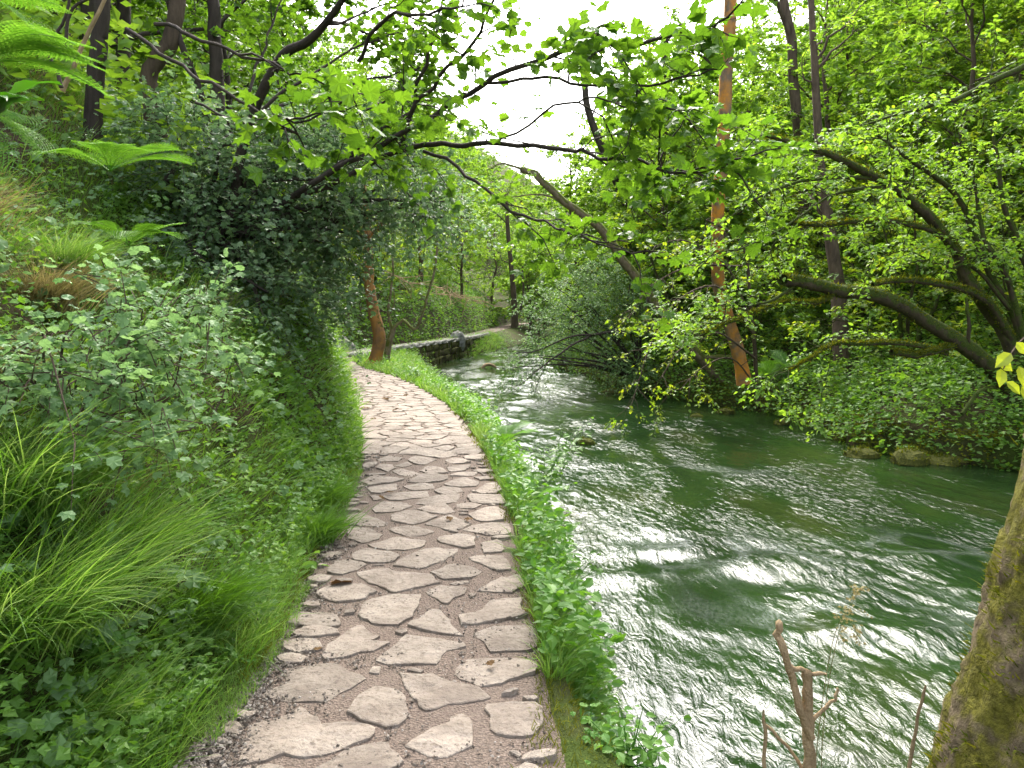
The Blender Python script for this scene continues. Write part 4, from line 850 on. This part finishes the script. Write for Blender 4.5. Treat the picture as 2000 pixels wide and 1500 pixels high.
for c in range(4):
    y = 26.6 + .2 * c
    while y < 47:
        L = r_.uniform(.4, .85); e = edges(np.array([y + L / 2, y + L])); a = math.atan2(e[1][1] - e[1][0], L / 2)
        if not (28.6 < y + L / 2 < 30.4 and c < 3 and c > 0) and not (c == 0 and 28.6 < y + L / 2 < 30.4):
            o = link('stone', WS[r_.integers(5)], t, (e[1][0] + .22 - .03 * c + r_.uniform(-.05, .05) + 4, y + L / 2 - 32, -1.05 + .29 * c + .9)); o.scale = (.5, L * 1.04, .31); o.rotation_euler = (r_.normal() * .03, r_.normal() * .03, -a)
        y += L
y = 25.2
while y < 45:
    L = r_.uniform(.7, 1.3); e = edges(np.array([y + L / 2, y + L])); a = math.atan2(e[1][1] - e[1][0], L / 2)
    o = link('coping_stone', CS[r_.integers(3)], t, (e[1][0] + .08 + 4, y + L / 2 - 32, .9 + .03)); o.scale = (.62, L * 1.03, .15); o.rotation_euler = (0, 0, -a); y += L
t = hero('footbridge', (-5.9, 27, 0), 'flat pale stone slab bridging the culvert on the far path', 'footbridge'); s = MB()
V, F4, F3 = stone(np.array([[-.75, -1.3], [.65, -1.4], [.8, 1.3], [-.6, 1.4]]), True, 5); V = V * [1, 1, 3] + [0, 0, .03]; s.add(V, F4); s.F.append(F3); link('slab', s.mesh('slab', STONE), t)

# ------------------------------------------------------------------ foreground trunk, dead twigs
r_ = np.random.default_rng(140); tb = np.array([1.50, 2.2, -.35])
t = hero('mossy_trunk_tree', tb, 'close mossy tree trunk leaning out of the lower right corner', 'tree')
n, sd_ = 150, 96; tt = np.linspace(0, 1, n); Q = spline([tb, (1.64, 2.2, .28), (1.84, 2.22, 1.25), (2.03, 2.3, 2.1), (2.35, 2.5, 3.6)], n); V, F = tube(Q, np.linspace(.32, .22, n) + .12 * np.exp(-tt * 16), sd_)
dv = nrm(V - np.repeat(Q, sd_, 0)); q = V; rl_ = (fbm(q[:, 0] * 9, q[:, 1] * 9, q[:, 2] * 4, 7, 4) - .5) * .06 + (fbm(q[:, 0] * 45, q[:, 1] * 45, q[:, 2] * 20, 9, 3) - .5) * .04; V = V + dv * rl_[:, None]
mb = MB(); mb.add(V, F); put('trunk', mb, B_FRONT, t, True)
N = 24000; i = r_.integers(0, len(V), N); p = V[i] + r_.normal(size=(N, 3)) * .006; k = (fbm(p[:, 0] * 7, p[:, 1] * 7, p[:, 2] * 5, 15, 3) + .14 * (p[:, 0] - tb[0]) > .55) & (p[:, 1] < 2.6); p, dn = p[k], dv[i][k]; N = len(p)
mb = MB(); blades(mb, r_, p - dn * .003, dn + [0, 0, .5], r_.normal(size=(N, 3)), r_.uniform(.010, .04, N), np.full(N, .0026), r_.uniform(.2, .9, N), r_.random(N), 2); put('moss', mb, MOSS, t, kind='stuff')
mb = MB(); Q = px_line([(2040, 640, 2.5), (2000, 660, 2.4), (1975, 690, 2.35), (1960, 720, 2.3)], 10); V, F = tube(Q, np.linspace(.004, .002, 10), 5); mb.add(V, F); put('twig', mb, B_BROWN, t)
s_ = MB(); s_.add(*LF6, .95); lm = s_.mesh('leaf', L_HAZEL)
for (px, py, sz) in ((1975, 690, .07), (1955, 720, .06), (1990, 715, .07), (1965, 745, .055), (1995, 755, .06), (1985, 668, .05), (1950, 705, .05)):
    l = link('leaf', lm, t); l.matrix_local = mat4(at(px, py, 2.32) - tb, np.array([r_.normal() * .6, -.3, -.6]), np.array([-.2, -.8, .5]) + r_.normal(size=3) * .2, sz)
def twigs(name, label, cat, L, bark, parts, seed, base=None):
    t = hero(name, at(*L[0][0][0]), label, cat)
    for k, (P, a, b2) in enumerate(L):
        mb = MB(); Q = px_line(P, None, .004, seed + k); n = len(Q); rr_ = np.linspace(a, b2, n) * (1 + .25 * (noise(np.arange(n) * .9, np.zeros(n), None, seed + k) - .3)); rr_[-1] = rr_[-1] * .6; V, F = tube(Q, rr_, 9, .2, seed); mb.add(V, F)
        put(parts[k], mb, bark, t, True)
    return t
twigs('dead_shrub', 'brown dead shrub stem with snapped forked twigs in front of the water', 'shrub', [([(1600, 1640, 2.3), (1590, 1560, 2.3), (1582, 1480, 2.3), (1577, 1400, 2.3), (1574, 1330, 2.3), (1574, 1308, 2.3)], .022, .013), ([(1585, 1440, 2.29), (1562, 1385, 2.28), (1545, 1320, 2.28), (1530, 1265, 2.27), (1518, 1238, 2.27), (1528, 1214, 2.27)], .013, .010), ([(1540, 1302, 2.28), (1558, 1308, 2.29), (1574, 1312, 2.3), (1612, 1319, 2.3)], .009, .005), ([(1580, 1420, 2.3), (1605, 1385, 2.3), (1630, 1362, 2.3), (1637, 1342, 2.3)], .007, .004)], B_PALE, ['stem', 'twig', 'twig', 'twig'], 400)
twigs('dry_stalk', 'short dry brown stalk left of the dead shrub stem', 'stalk', [([(1515, 1620, 2.35), (1505, 1540, 2.35), (1492, 1470, 2.35), (1493, 1388, 2.35)], .007, .005), ([(1495, 1415, 2.35), (1530, 1450, 2.35), (1560, 1490, 2.35), (1575, 1540, 2.35)], .005, .006)], B_PALE, ['stem', 'twig'], 410)
twigs('dry_stalk', 'thin straight dry stalk between the dead shrub and the mossy trunk', 'stalk', [([(1765, 1600, 2.3), (1775, 1500, 2.3), (1790, 1420, 2.3), (1806, 1338, 2.3)], .006, .004)], B_PALE, ['stem'], 420)
for lab, L, seed in (('taller pale grass seedhead drooping above the dead shrub', [(1600, 1640, 2.5), (1610, 1400, 2.5), (1640, 1230, 2.5), (1680, 1150, 2.5)], 1), ('lower pale grass seedhead arching right of the dead shrub', [(1580, 1640, 2.45), (1600, 1420, 2.45), (1625, 1260, 2.45), (1650, 1205, 2.45), (1675, 1240, 2.45)], 2)):
    t = hero('grass_seedhead', at(*L[0]), lab, 'grass'); mb = MB(); Q = px_line(L, 22); V, F = tube(Q, np.linspace(.0016, .0008, 22), 4); mb.add(V, F); put('stem', mb, DRYGR, t)
    r_ = np.random.default_rng(seed); S, D, LL_ = sprout(r_, [Q[13:]], 60, (.03, .09), .0, .1); mb = MB(); twig_tubes(mb, S, D, LL_, .0006, .5); P, ax, nz = twig_leaves(r_, S, D, LL_, 9, .5, .8, jit=.004); leaves(mb, LF2, P, ax, nz, .014, .7 + .3 * r_.random(len(P))); put('panicle', mb, DRYGR, t)

# ------------------------------------------------------------------ ferns, tussocks and leafy plants
def frond_mesh(seed, n=22, curl=.5, mat=None):
    r_ = np.random.default_rng(seed); mb = MB(); t = np.linspace(0, 1, 24)
    R = np.column_stack([t * (1 - .12 * t), 0 * t, .35 * t - curl * t ** 2]); V, F = tube(R, np.linspace(.008, .002, 24), 4); mb.add(V, F, .7)
    P, A, N_, S, T = [], [], [], [], []
    for k in range(n):
        u = .12 + .86 * k / n; p = np.array([np.interp(u, t, R[:, i]) for i in range(3)]); sl = .35 - 2 * curl * u; d = nrm(np.array([1, 0, sl])); nn = nrm(np.array([-sl, 0, 1.0])); ln_ = .27 * math.sin(math.pi * min(1, (1 - u) ** .8 * .9 + .1)) + .015
        for sg in (-1, 1):
            ax = nrm(np.array([.35, sg, 0]) * 1.0 + d * .2 + nn * -.1); m = 7
            for j in range(m):                                   # pinnules
                q = p + ax * ln_ * (j + .5) / m; w = ln_ * .2 * (1 - .7 * j / m) + .004
                for s2 in (-1, 1): P.append(q); A.append(nrm(np.cross(nn, ax) * s2 + ax * .35)); N_.append(nn + r_.normal(size=3) * .12); S.append(w * 1.15); T.append(.3 + .5 * r_.random())
    leaves(mb, LF2, np.array(P), np.array(A), np.array(N_), np.array(S), np.array(T), .6); return mb.mesh('frond', mat or L_FERN)
FR = [frond_mesh(1), frond_mesh(2, 20, .65), frond_mesh(3, 24, .35)]
def fern(loc, size, label, nfr, az0, az1, seed, tilt=.6, group=None, meshes=FR):
    r_ = np.random.default_rng(seed); t = hero('fern', loc, label, 'fern', group)
    for k in range(nfr):
        a = az0 + (az1 - az0) * (k + r_.uniform(.2, .8)) / nfr; el = tilt + r_.normal() * .15; o = link('frond', meshes[r_.integers(len(meshes))], t)
        ax = np.array([math.cos(a) * math.cos(el), math.sin(a) * math.cos(el), math.sin(el)]); nz = np.array([-math.cos(a) * math.sin(el), -math.sin(a) * math.sin(el), math.cos(el)]); o.matrix_local = mat4(np.zeros(3), ax, nz, size * r_.uniform(.8, 1.15))
PI = math.pi
fern(at(-60, 130, 2.6), .42, 'fern arching its fronds across the top left corner', 4, -.35, .35, 1, .12)
fern(at(-110, 20, 2.8), .42, 'fern at the very top left edge with drooping fronds', 5, -1.2, .3, 2, .1)
fern(at(-70, 215, 2.6), .36, 'fern with one long pale frond below the corner fern', 3, -.8, .1, 3, -.2)
fern(at(1055, 1215, 4.15), .34, 'bright fern spreading its fronds over the water edge', 6, -1.0, .9, 4, .25)
fern(at(1035, 1090, 5.2), .42, 'fern with upright narrow frond on the path edge', 6, -2.5, 1.4, 5, .8)
fern(at(1020, 1000, 6.3), .4, 'dark fern under the leafy nettle clump', 7, -2.5, 1.8, 6, .7)
fern(at(985, 870, 9.0), .5, 'brownish fern on the verge beyond the nettle clump', 7, -2.5, 2.5, 7, .7)
fern(at(215, 335, 5), .5, 'pale fern on the upper bank beside the ivy-clad trunk', 6, -2.2, .8, 8, .4)
fern(at(250, 480, 5.0), .4, 'small fern in the long grass above the currant bush', 5, -2.2, .8, 9, .4)
fern(at(1500, 745, 18.5), .9, 'fern on the far bank right of the leaning trunk', 7, -PI, PI, 10, .7)
fern(at(1545, 735, 18), .8, 'fern on the far bank below the upright tree', 7, -PI, PI, 11, .7)
fern(at(555, 1085, 5.0), .22, 'little fern at the path edge by the dark tussock', 5, -1.4, .6, 12, .3)
fern(at(1085, 1320, 3.5), .16, 'tiny bright fern on the mossy path edge', 6, -2.2, .6, 13, .5)
def tussock(x, y, n, L, label, seed, tl=(0, 1), lean=None, mat=None, w=.0036, name='grass_tussock', dz=0, group=None, bend=(.3, 1.1)):
    r_ = np.random.default_rng(seed); b0 = gnd(x, y, dz); t = hero(name, b0, label, 'grass', group); mb = MB(); p = b0 + r_.normal(size=(n, 3)) * [.07, .07, .0] * (L / .4); a = r_.normal(size=(n, 3)) * [1, 1, .1] + (0 if lean is None else np.array(lean))
    blades(mb, r_, p, np.array([0, 0, 1.0]) + a * .25, a, r_.uniform(.45, 1.1, n) * L, r_.uniform(.6, 1.2, n) * w, r_.uniform(*bend, n), tl[0] + (tl[1] - tl[0]) * r_.random(n), 5); put('blade', mb, mat or GRASS, t, kind='stuff')
sl_ = (.6, -.2, -.15)
tussock(-1.62, 2.45, 1100, .62, 'big arching pale grass tussock in the lower left corner', 1, (.2, 1), sl_)
tussock(-1.85, 2.75, 900, .62, 'pale grass tussock behind the corner tussock', 2, (.2, 1), sl_)
tussock(-1.66, 3.05, 900, .55, 'arching grass tussock just above the corner ones', 3, (.1, .9), sl_)
tussock(-1.46, 3.4, 800, .48, 'dark blue-green grass tussock spilling to the gravel', 4, (0, .35), (1.0, -.4, -.3))
tussock(-1.45, 2.45, 300, .3, 'low dry-tipped tussock on the gravel at the bottom edge', 5, (.3, 1), sl_)
tussock(-1.34, 5.2, 600, .34, 'rounded dark tussock on the path edge beyond the gravel', 6, (0, .5), sl_)
tussock(-1.50, 6.0, 600, .38, 'soft green tussock where the path narrows', 7, (0, .6), sl_)
tussock(-2.15, 3.9, 500, .45, 'yellowish tussock under the currant bush', 8, (.2, .9), sl_)
tussock(-2.3, 3.3, 400, .4, 'dry brown grass hanging under the currant bush', 9, (0, .7), sl_, DRYGR)
tussock(-2.9, 4.8, 800, .55, 'long straw-coloured grass high on the bank', 10, (0, 1), sl_, DRYGR)
tussock(-3.1, 5.4, 700, .5, 'green and straw grass beside the maple bush', 11, (.2, 1), sl_)
tussock(-3.3, 4.6, 600, .5, 'straw-coloured grass at the left edge of the picture', 12, (0, 1), sl_, DRYGR)
tussock(.13, 6.4, 180, .26, 'grassy tuft on the river side of the path', 13, (.3, 1))
tussock(.55, 2.95, 320, .34, 'bright grass tuft at the bottom beside the water', 14, (.3, .9), (.5, .3, 0), dz=0)
tussock(.95, 2.8, 260, .34, 'bright grass right of the bottom plants', 15, (.4, .9), (.3, .3, 0))
tussock(7.2, 16.2, 220, .8, 'grass tussock on the far bank above the rocks', 16, (.2, .9), None, None, .006)
tussock(5.9, 18.6, 200, .8, 'grass tussock on the far bank by the leaning trunk', 17, (.2, .9), None, None, .006)
def leafy(name, loc, label, cat, stems, hgt, nleaf, size, tmpl, mat, seed, lean=(0, 0, 0), spread=.4, tl=(0, 1), single=True, group=None):
    """a plant of several stems with its leaves as separate pieces"""
    r_ = np.random.default_rng(seed); t = hero(name, loc, label, cat, group); st = MB(); P, A, N_, S = [], [], [], []
    for k in range(stems):
        d = np.array([0, 0, 1.0]) + r_.normal(size=3) * [spread, spread, .1] + lean; d /= np.linalg.norm(d); L = hgt * r_.uniform(.6, 1.1); u = np.linspace(0, 1, 7); Q = r_.normal(size=3) * [.03, .03, 0] + d * L * u[:, None]; Q[:, 2] -= .12 * L * u ** 2; V, F = tube(Q, np.linspace(.004, .0015, 7), 4); st.add(V, F)
        for j in range(nleaf):
            uu = .25 + .75 * (j + .5) / nleaf; p = np.array([np.interp(uu, u, Q[:, i]) for i in range(3)]); az = j * 2.4 + k + r_.normal() * .4; h = np.array([math.cos(az), math.sin(az), .1]); P.append(p + h * size * .3); A.append(h + [0, 0, -.25]); N_.append(np.array([0, -.3, 1]) + r_.normal(size=3) * .35); S.append(size * r_.uniform(.6, 1.15) * (1.1 - .35 * uu))
    link('stem', st.mesh('stem', mat), t); ms_ = []
    for q in range(3): s_ = MB(); s_.add(*tmpl, tl[0] + (tl[1] - tl[0]) * (.2 + .3 * q)); ms_.append(s_.mesh('leaf', mat))
    for i in range(len(P)): l = link('leaf', ms_[r_.integers(3)], t); l.matrix_local = mat4(P[i], A[i], N_[i], S[i])
    return t
leafy('nettle_clump', at(1040, 985, 6.7), 'tall leafy nettle clump at the path edge over the water', 'plant', 16, .62, 11, .10, LF6, L_HERB, 1, (.35, .1, 0), .35, (0, .7))
leafy('leafy_sapling', at(1075, 940, 7.2), 'slender sapling with drooping oval leaves leaning over the river', 'plant', 9, .75, 9, .09, LF6, L_HERB, 2, (.45, .1, 0), .3, (0, .5))
leafy('leafy_sapling', at(1100, 1150, 4.8), 'small dark-leaved twig reaching over the water above the bright fern', 'plant', 4, .34, 7, .06, LF6, L_HERB, 3, (.8, .2, 0), .25, (0, .4))
leafy('round_leaved_plant', at(1098, 1450, 3.15), 'round blue-green leaved plant at the lower path edge', 'plant', 9, .22, 5, .085, LOB, L_CUR, 4, (.2, -.2, 0), .6, (0, .6))
leafy('dock_plant', at(1075, 1330, 3.55), 'bright dock leaves hanging below the mossy edge stone', 'plant', 4, .16, 4, .10, LF6, L_FERN, 5, (.2, -.1, 0), .5, (.3, .9))
leafy('leafy_herb', at(1230, 1500, 2.75), 'bright green leafy herbs at the bottom edge by the water', 'plant', 16, .26, 7, .06, LF6, L_FERN, 6, (.1, 0, 0), .7, (.4, 1))
leafy('leafy_herb', at(1150, 1490, 2.8), 'pale green herb between the round leaves and the bottom grass', 'plant', 9, .22, 6, .06, LOB, L_FERN, 7, (0, 0, 0), .6, (.4, 1))
leafy('dock_plant', gnd(-1.3, 4.55), 'upright pale dock leaf on the grassy path edge', 'plant', 4, .2, 4, .10, LF6, L_FERN, 8, (.1, -.1, 0), .4, (.5, 1))
leafy('round_leaved_plant', gnd(-1.36, 3.75), 'round lobed leaves beside the dark blue-green tussock', 'plant', 10, .24, 5, .085, LOB, L_CUR, 9, (.4, -.3, 0), .6, (.1, .7))
leafy('leafy_herb', gnd(-1.55, 2.72), 'round light green leaves among the lower left grass', 'plant', 12, .26, 6, .06, LOB, L_FERN, 10, (.3, -.2, 0), .6, (.2, .7))
leafy('leafy_herb', gnd(-1.42, 2.35), 'bright yellow-green broad leaves at the bottom left', 'plant', 8, .2, 5, .085, LF6, L_FERN, 11, (.2, -.2, 0), .6, (.6, 1))
leafy('leafy_herb', gnd(-1.75, 4.4), 'bright herb leaves on the bank below the currant bush', 'plant', 12, .25, 6, .055, LOB, L_FERN, 12, (.4, -.3, 0), .6, (.2, .8))
leafy('leafy_herb', gnd(-1.95, 5.2), 'broad leaves on the bank right of the currant bush', 'plant', 12, .3, 6, .07, LOB, L_HERB, 13, (.4, -.3, 0), .6, (.3, .9))
leafy('leafy_herb', gnd(-2.1, 7.2), 'low leaves at the foot of the ivy bank', 'plant', 10, .25, 6, .06, LOB, L_HERB, 14, (.4, -.3, 0), .6, (.2, .8))
leafy('butterbur_clump', gnd(2.3, 31.5), 'yellow-green butterbur clump at the waterside across the river', 'plant', 26, .9, 4, .34, LOB, L_FERN, 15, (-.2, -.2, 0), .7, (.7, 1))
leafy('verge_plant', gnd(-.35, 11.3), 'leafy plants on the verge beyond the nettle clump', 'plant', 14, .35, 7, .09, LF6, L_FERN, 16, (.2, -.1, 0), .5, (.2, .9))
leafy('verge_plant', gnd(-1.2, 14.5), 'tall docks on the verge where the path bends', 'plant', 14, .45, 7, .12, LF6, L_FERN, 17, (.1, -.1, 0), .45, (.3, 1))
leafy('verge_plant', gnd(-2.3, 18.0), 'leafy plants on the verge below the bent orange tree', 'plant', 16, .5, 7, .13, LF6, L_FERN, 18, (.1, -.1, 0), .5, (.2, 1))
# hart's-tongue: long glossy straps
def strap(L, w, curl, n=9):
    t = np.linspace(0, 1, n); prof = np.interp(t, [0, .08, .5, .85, 1], [.25, .75, 1, .6, .03]) * w; x = t * (1 - .3 * curl * t); z = .35 * t - curl * t ** 2; wv = .03 * np.sin(t * 14)
    V = np.concatenate([np.column_stack([x, -prof, z + .25 * prof + wv]), np.column_stack([x, 0 * t, z]), np.column_stack([x, prof, z + .25 * prof - wv])]); i = np.arange(n - 1)
    F = np.concatenate([np.stack([i, i + 1, n + i + 1, n + i], 1), np.stack([n + i, n + i + 1, 2 * n + i + 1, 2 * n + i], 1)]); return V, F
def harts(loc, label, n, size, az0, az1, seed, tilt=.4, mat=None):
    r_ = np.random.default_rng(seed); t = hero('hart_tongue_fern', loc, label, 'fern')
    for k in range(n):
        s_ = MB(); s_.add(*strap(1, r_.uniform(.10, .14), r_.uniform(.4, .8)), r_.random()); o = link('frond', s_.mesh('frond', mat or L_HART, True), t); a = az0 + (az1 - az0) * (k + .5) / n; el = tilt + r_.normal() * .2
        o.matrix_local = mat4(np.zeros(3), np.array([math.cos(a) * math.cos(el), math.sin(a) * math.cos(el), math.sin(el)]), np.array([-math.cos(a) * math.sin(el), -math.sin(a) * math.sin(el), math.cos(el)]), size * r_.uniform(.75, 1.1))
harts(at(-10, 225, 1.9), 'dark glossy strap-leaved fern at the upper left edge', 5, .18, -1.3, .4, 1, .5)
harts(at(1070, 1240, 4.0), 'strap-leaved fern hanging on the path edge below the bright fern', 5, .16, -1.8, .3, 2, .2, L_FERN)
harts(at(1010, 985, 6.6), 'upright strap leaves in front of the nettle clump', 6, .22, -2.6, .3, 3, 1.0, L_FERN)

# ------------------------------------------------------------------ ground cover
def scat(r_, n, side, y0, y1, a0, a1, pw=1.0, ap=1.0):
    u = r_.random(n); y = (y0 ** (1 - pw) + u * (y1 ** (1 - pw) - y0 ** (1 - pw))) ** (1 / (1 - pw)) if abs(pw - 1) > 1e-3 else y0 * (y1 / y0) ** u
    w = a0 + (a1 - a0) * r_.random(n) ** ap; e = edges(y); x = e[0] - w if side < 0 else (e[3] + w if side > 0 else e[1] + (e[2] - e[1]) * w)
    k = np.abs(x) < y * .8 + 2.5; x, y, w = x[k], y[k], w[k]; return np.column_stack([x, y, height(x, y)]), normal(x, y), w
r_ = np.random.default_rng(500); D0 = np.array([.55, -.2, -.2])
def grassy(name, label, args, Lr, wr, mat, tl, noise_s=None, lean=0.0, grav=(0, 0, 0), thr=.0, bend=(.2, 1.0)):
    P, N_, w = scat(r_, *args)
    if thr: k = fbm(P[:, 0] * 1.3, P[:, 1] * 1.3, P[:, 2] * 1.3, noise_s, 3) > thr; P, N_ = P[k], N_[k]
    n = len(P); mb = MB(); cl = noise(P[:, 0] * 2.5, P[:, 1] * 2.5, P[:, 2] * 2.5, 77)
    blades(mb, r_, P - N_ * .01, N_ * .6 + [0, 0, .8] + r_.normal(size=(n, 3)) * .3, r_.normal(size=(n, 3)) * [1, 1, .2] + N_ * 1.0 * [1, 1, 0] + grav, r_.uniform(*Lr, n) * (.6 + .8 * cl), r_.uniform(*wr, n) * np.clip(P[:, 1] / 5, .8, 4), r_.uniform(*bend, n), np.clip(tl[0] + (tl[1] - tl[0]) * (.5 * cl + .5 * r_.random(n)), 0, 1), 3)
    return meta(link(name, mb.mesh(name, mat)), label, 'grass', kind='stuff')
def herby(name, label, args, size, off, tmpl, mat, tl, ns=0, thr=0, flat=.5, cat='undergrowth', nb=.5, sway=2.0):
    P, N_, w = scat(r_, *args)
    if thr: k = fbm(P[:, 0] * sway, P[:, 1] * sway, P[:, 2] * sway, ns, 3) > thr; P, N_ = P[k], N_[k]
    n = len(P); cl = noise(P[:, 0] * 1.7, P[:, 1] * 1.7, P[:, 2] * 1.7, ns + 5); P = P + (N_ * .6 + [0, 0, .5]) * (off[0] + (off[1] - off[0]) * r_.random((n, 1)) * (.3 + 1.2 * cl[:, None]))
    mb = MB(); leaves(mb, tmpl, P, r_.normal(size=(n, 3)) * [1, 1, .3] + N_ * [.8, .8, 0], N_ * nb + [0, 0, 1 - nb] + r_.normal(size=(n, 3)) * flat + [0, -.12, 0], size * r_.uniform(.5, 1.25, n), np.clip(tl[0] + (tl[1] - tl[0]) * (.55 * cl + .45 * r_.random(n)), 0, 1))
    return meta(link(name, mb.mesh(name, mat)), label, cat, kind='stuff')
grassy('bank_grass', 'fine green grass covering the bank left of the path', (60000, -1, 1.7, 22, .06, 6, 1.1, 1.3), (.10, .36), (.0014, .0034), GRASS, (0, 1), 1, grav=(.25, -.15, -.2), thr=.38)
grassy('bank_moss', 'short moss and turf on the bank and along the path edge', (42000, -1, 1.7, 14, .02, 3.0, 1.1, 1.6), (.02, .07), (.0015, .0028), MOSS, (0, .9), 2, thr=.40)
grassy('edge_turf', 'short bright turf along the left edge of the path', (16000, -1, 2.7, 12, -.04, .3, 1.0, 1.0), (.03, .08), (.0012, .002), GRASS, (.2, .9), 3, thr=.38)
grassy('dry_bank_grass', 'straw-coloured grass among the green on the bank', (15000, -1, 2.2, 12, .7, 5, 1.0, 1.0), (.15, .38), (.001, .002), DRYGR, (0, 1), 4, grav=(.7, -.3, -.5), thr=.47)
grassy('verge_grass', 'bright grass on the verge between path and river', (36000, 0, 3.2, 48, .0, .9, .8, 1.0), (.05, .26), (.0016, .0034), GRASS, (.25, 1), 5, thr=.33)
grassy('verge_moss', 'moss on the river side of the path edge', (14000, 0, 2.2, 12, -.12, .9, 1.0, 1.0), (.015, .05), (.0015, .003), MOSS, (0, 1), 6, thr=.36)
herby('bank_herbs', 'small leafy herbs covering the bank left of the path', (34000, -1, 1.8, 14, .10, 4.5, 1.15, 1.2), .045, (.02, .24), LOB3, L_HERB, (0, 1), 10, .42)
herby('broad_bank_leaves', 'broad pale leaves scattered over the bank beside the path', (5200, -1, 2.0, 12, .25, 3.5, 1.1, 1.0), .085, (.03, .25), LOB, L_CUR, (0, 1), 16, .46, .45)
herby('clover_leaves', 'tiny round leaves low on the bank beside the path', (16000, -1, 1.8, 9, .05, 1.8, 1.2, 1.0), .022, (.0, .08), LF6, L_FERN, (0, 1), 14, .45)
herby('bank_ivy', 'ivy clothing the steep bank where the path bends left', (26000, -1, 6.0, 18, .03, 2.4, 1.0, 1.0), .055, (.0, .10), LOB3, L_HERB, (0, .75), 20, .36, .4, 'ivy', .75)
herby('verge_herbs', 'leafy herbs on the verge between path and river', (20000, 0, 3.2, 50, .03, .97, .8, 1.0), .065, (.01, .30), LF6, L_FERN, (0, 1), 30, .42)
herby('riverbank_plants', 'dense leafy plants covering the far river bank', (80000, 1, 10.5, 46, .02, 9, 1.2, 1.3), .105, (.0, .75), LF2, L_HERB, (0, 1), 40, .30, .5, 'undergrowth', .3, .8)
herby('wood_floor_plants', 'leafy undergrowth on the wooded slope across the river', (90000, 1, 10, 90, 5, 48, 1.1, 1.2), .22, (.0, 1.6), LF2, L_WOOD, (0, 1), 50, 0, .6, 'undergrowth', .3)
herby('hillside_plants', 'leafy undergrowth on the hillside left of the path', (80000, -1, 8, 95, 2, 40, 1.1, 1.2), .20, (.0, 1.2), LF2, L_WOOD, (0, 1), 60, 0, .6, 'undergrowth', .3)
herby('far_bank_ivy', 'hanging greenery on the steep bank beyond the bend', (52000, -1, 18, 66, .02, 5, 1.2, 1.0), .16, (.0, .3), LF2, L_HERB, (0, .9), 65, .3, .5, 'undergrowth', .6)
herby('river_weed', 'mossy plants along the water line of the far bank', (14000, 1, 10.5, 40, -.02, .5, 1.2, 1.0), .06, (.0, .12), LF2, MOSS, (0, 1), 70, .35)

# fallen leaves on the stones
s_ = MB(); s_.add(*SYC, .4); fm = s_.mesh('fallen_leaf', DEAD); r_ = np.random.default_rng(9)
for k, (px, py, sz) in enumerate(((690, 1134, .16), (745, 778, .16), (712, 798, .16), (718, 788, .14), (775, 800, .12), (790, 770, .12), (760, 775, .12), (732, 815, .1), (885, 1010, .07), (770, 960, .08), (740, 970, .07), (925, 1012, .08), (655, 770, .12), (960, 1300, .05), (620, 1270, .05))):
    p = on(px, py, .03); o = link('fallen_leaf', fm); o.matrix_local = mat4(p, r_.normal(size=3) * [1, 1, .1], np.array([0, 0, 1.0]) + r_.normal(size=3) * .3, sz)
    meta(o, 'long curled brown-green leaf on the stones near the left grass edge' if k == 0 else 'small dry brown leaf lying on the path', 'leaf', None if k == 0 else 'dry leaves on the path')
print('tris', sum(len(m.polygons) * 2 for m in bpy.data.meshes))
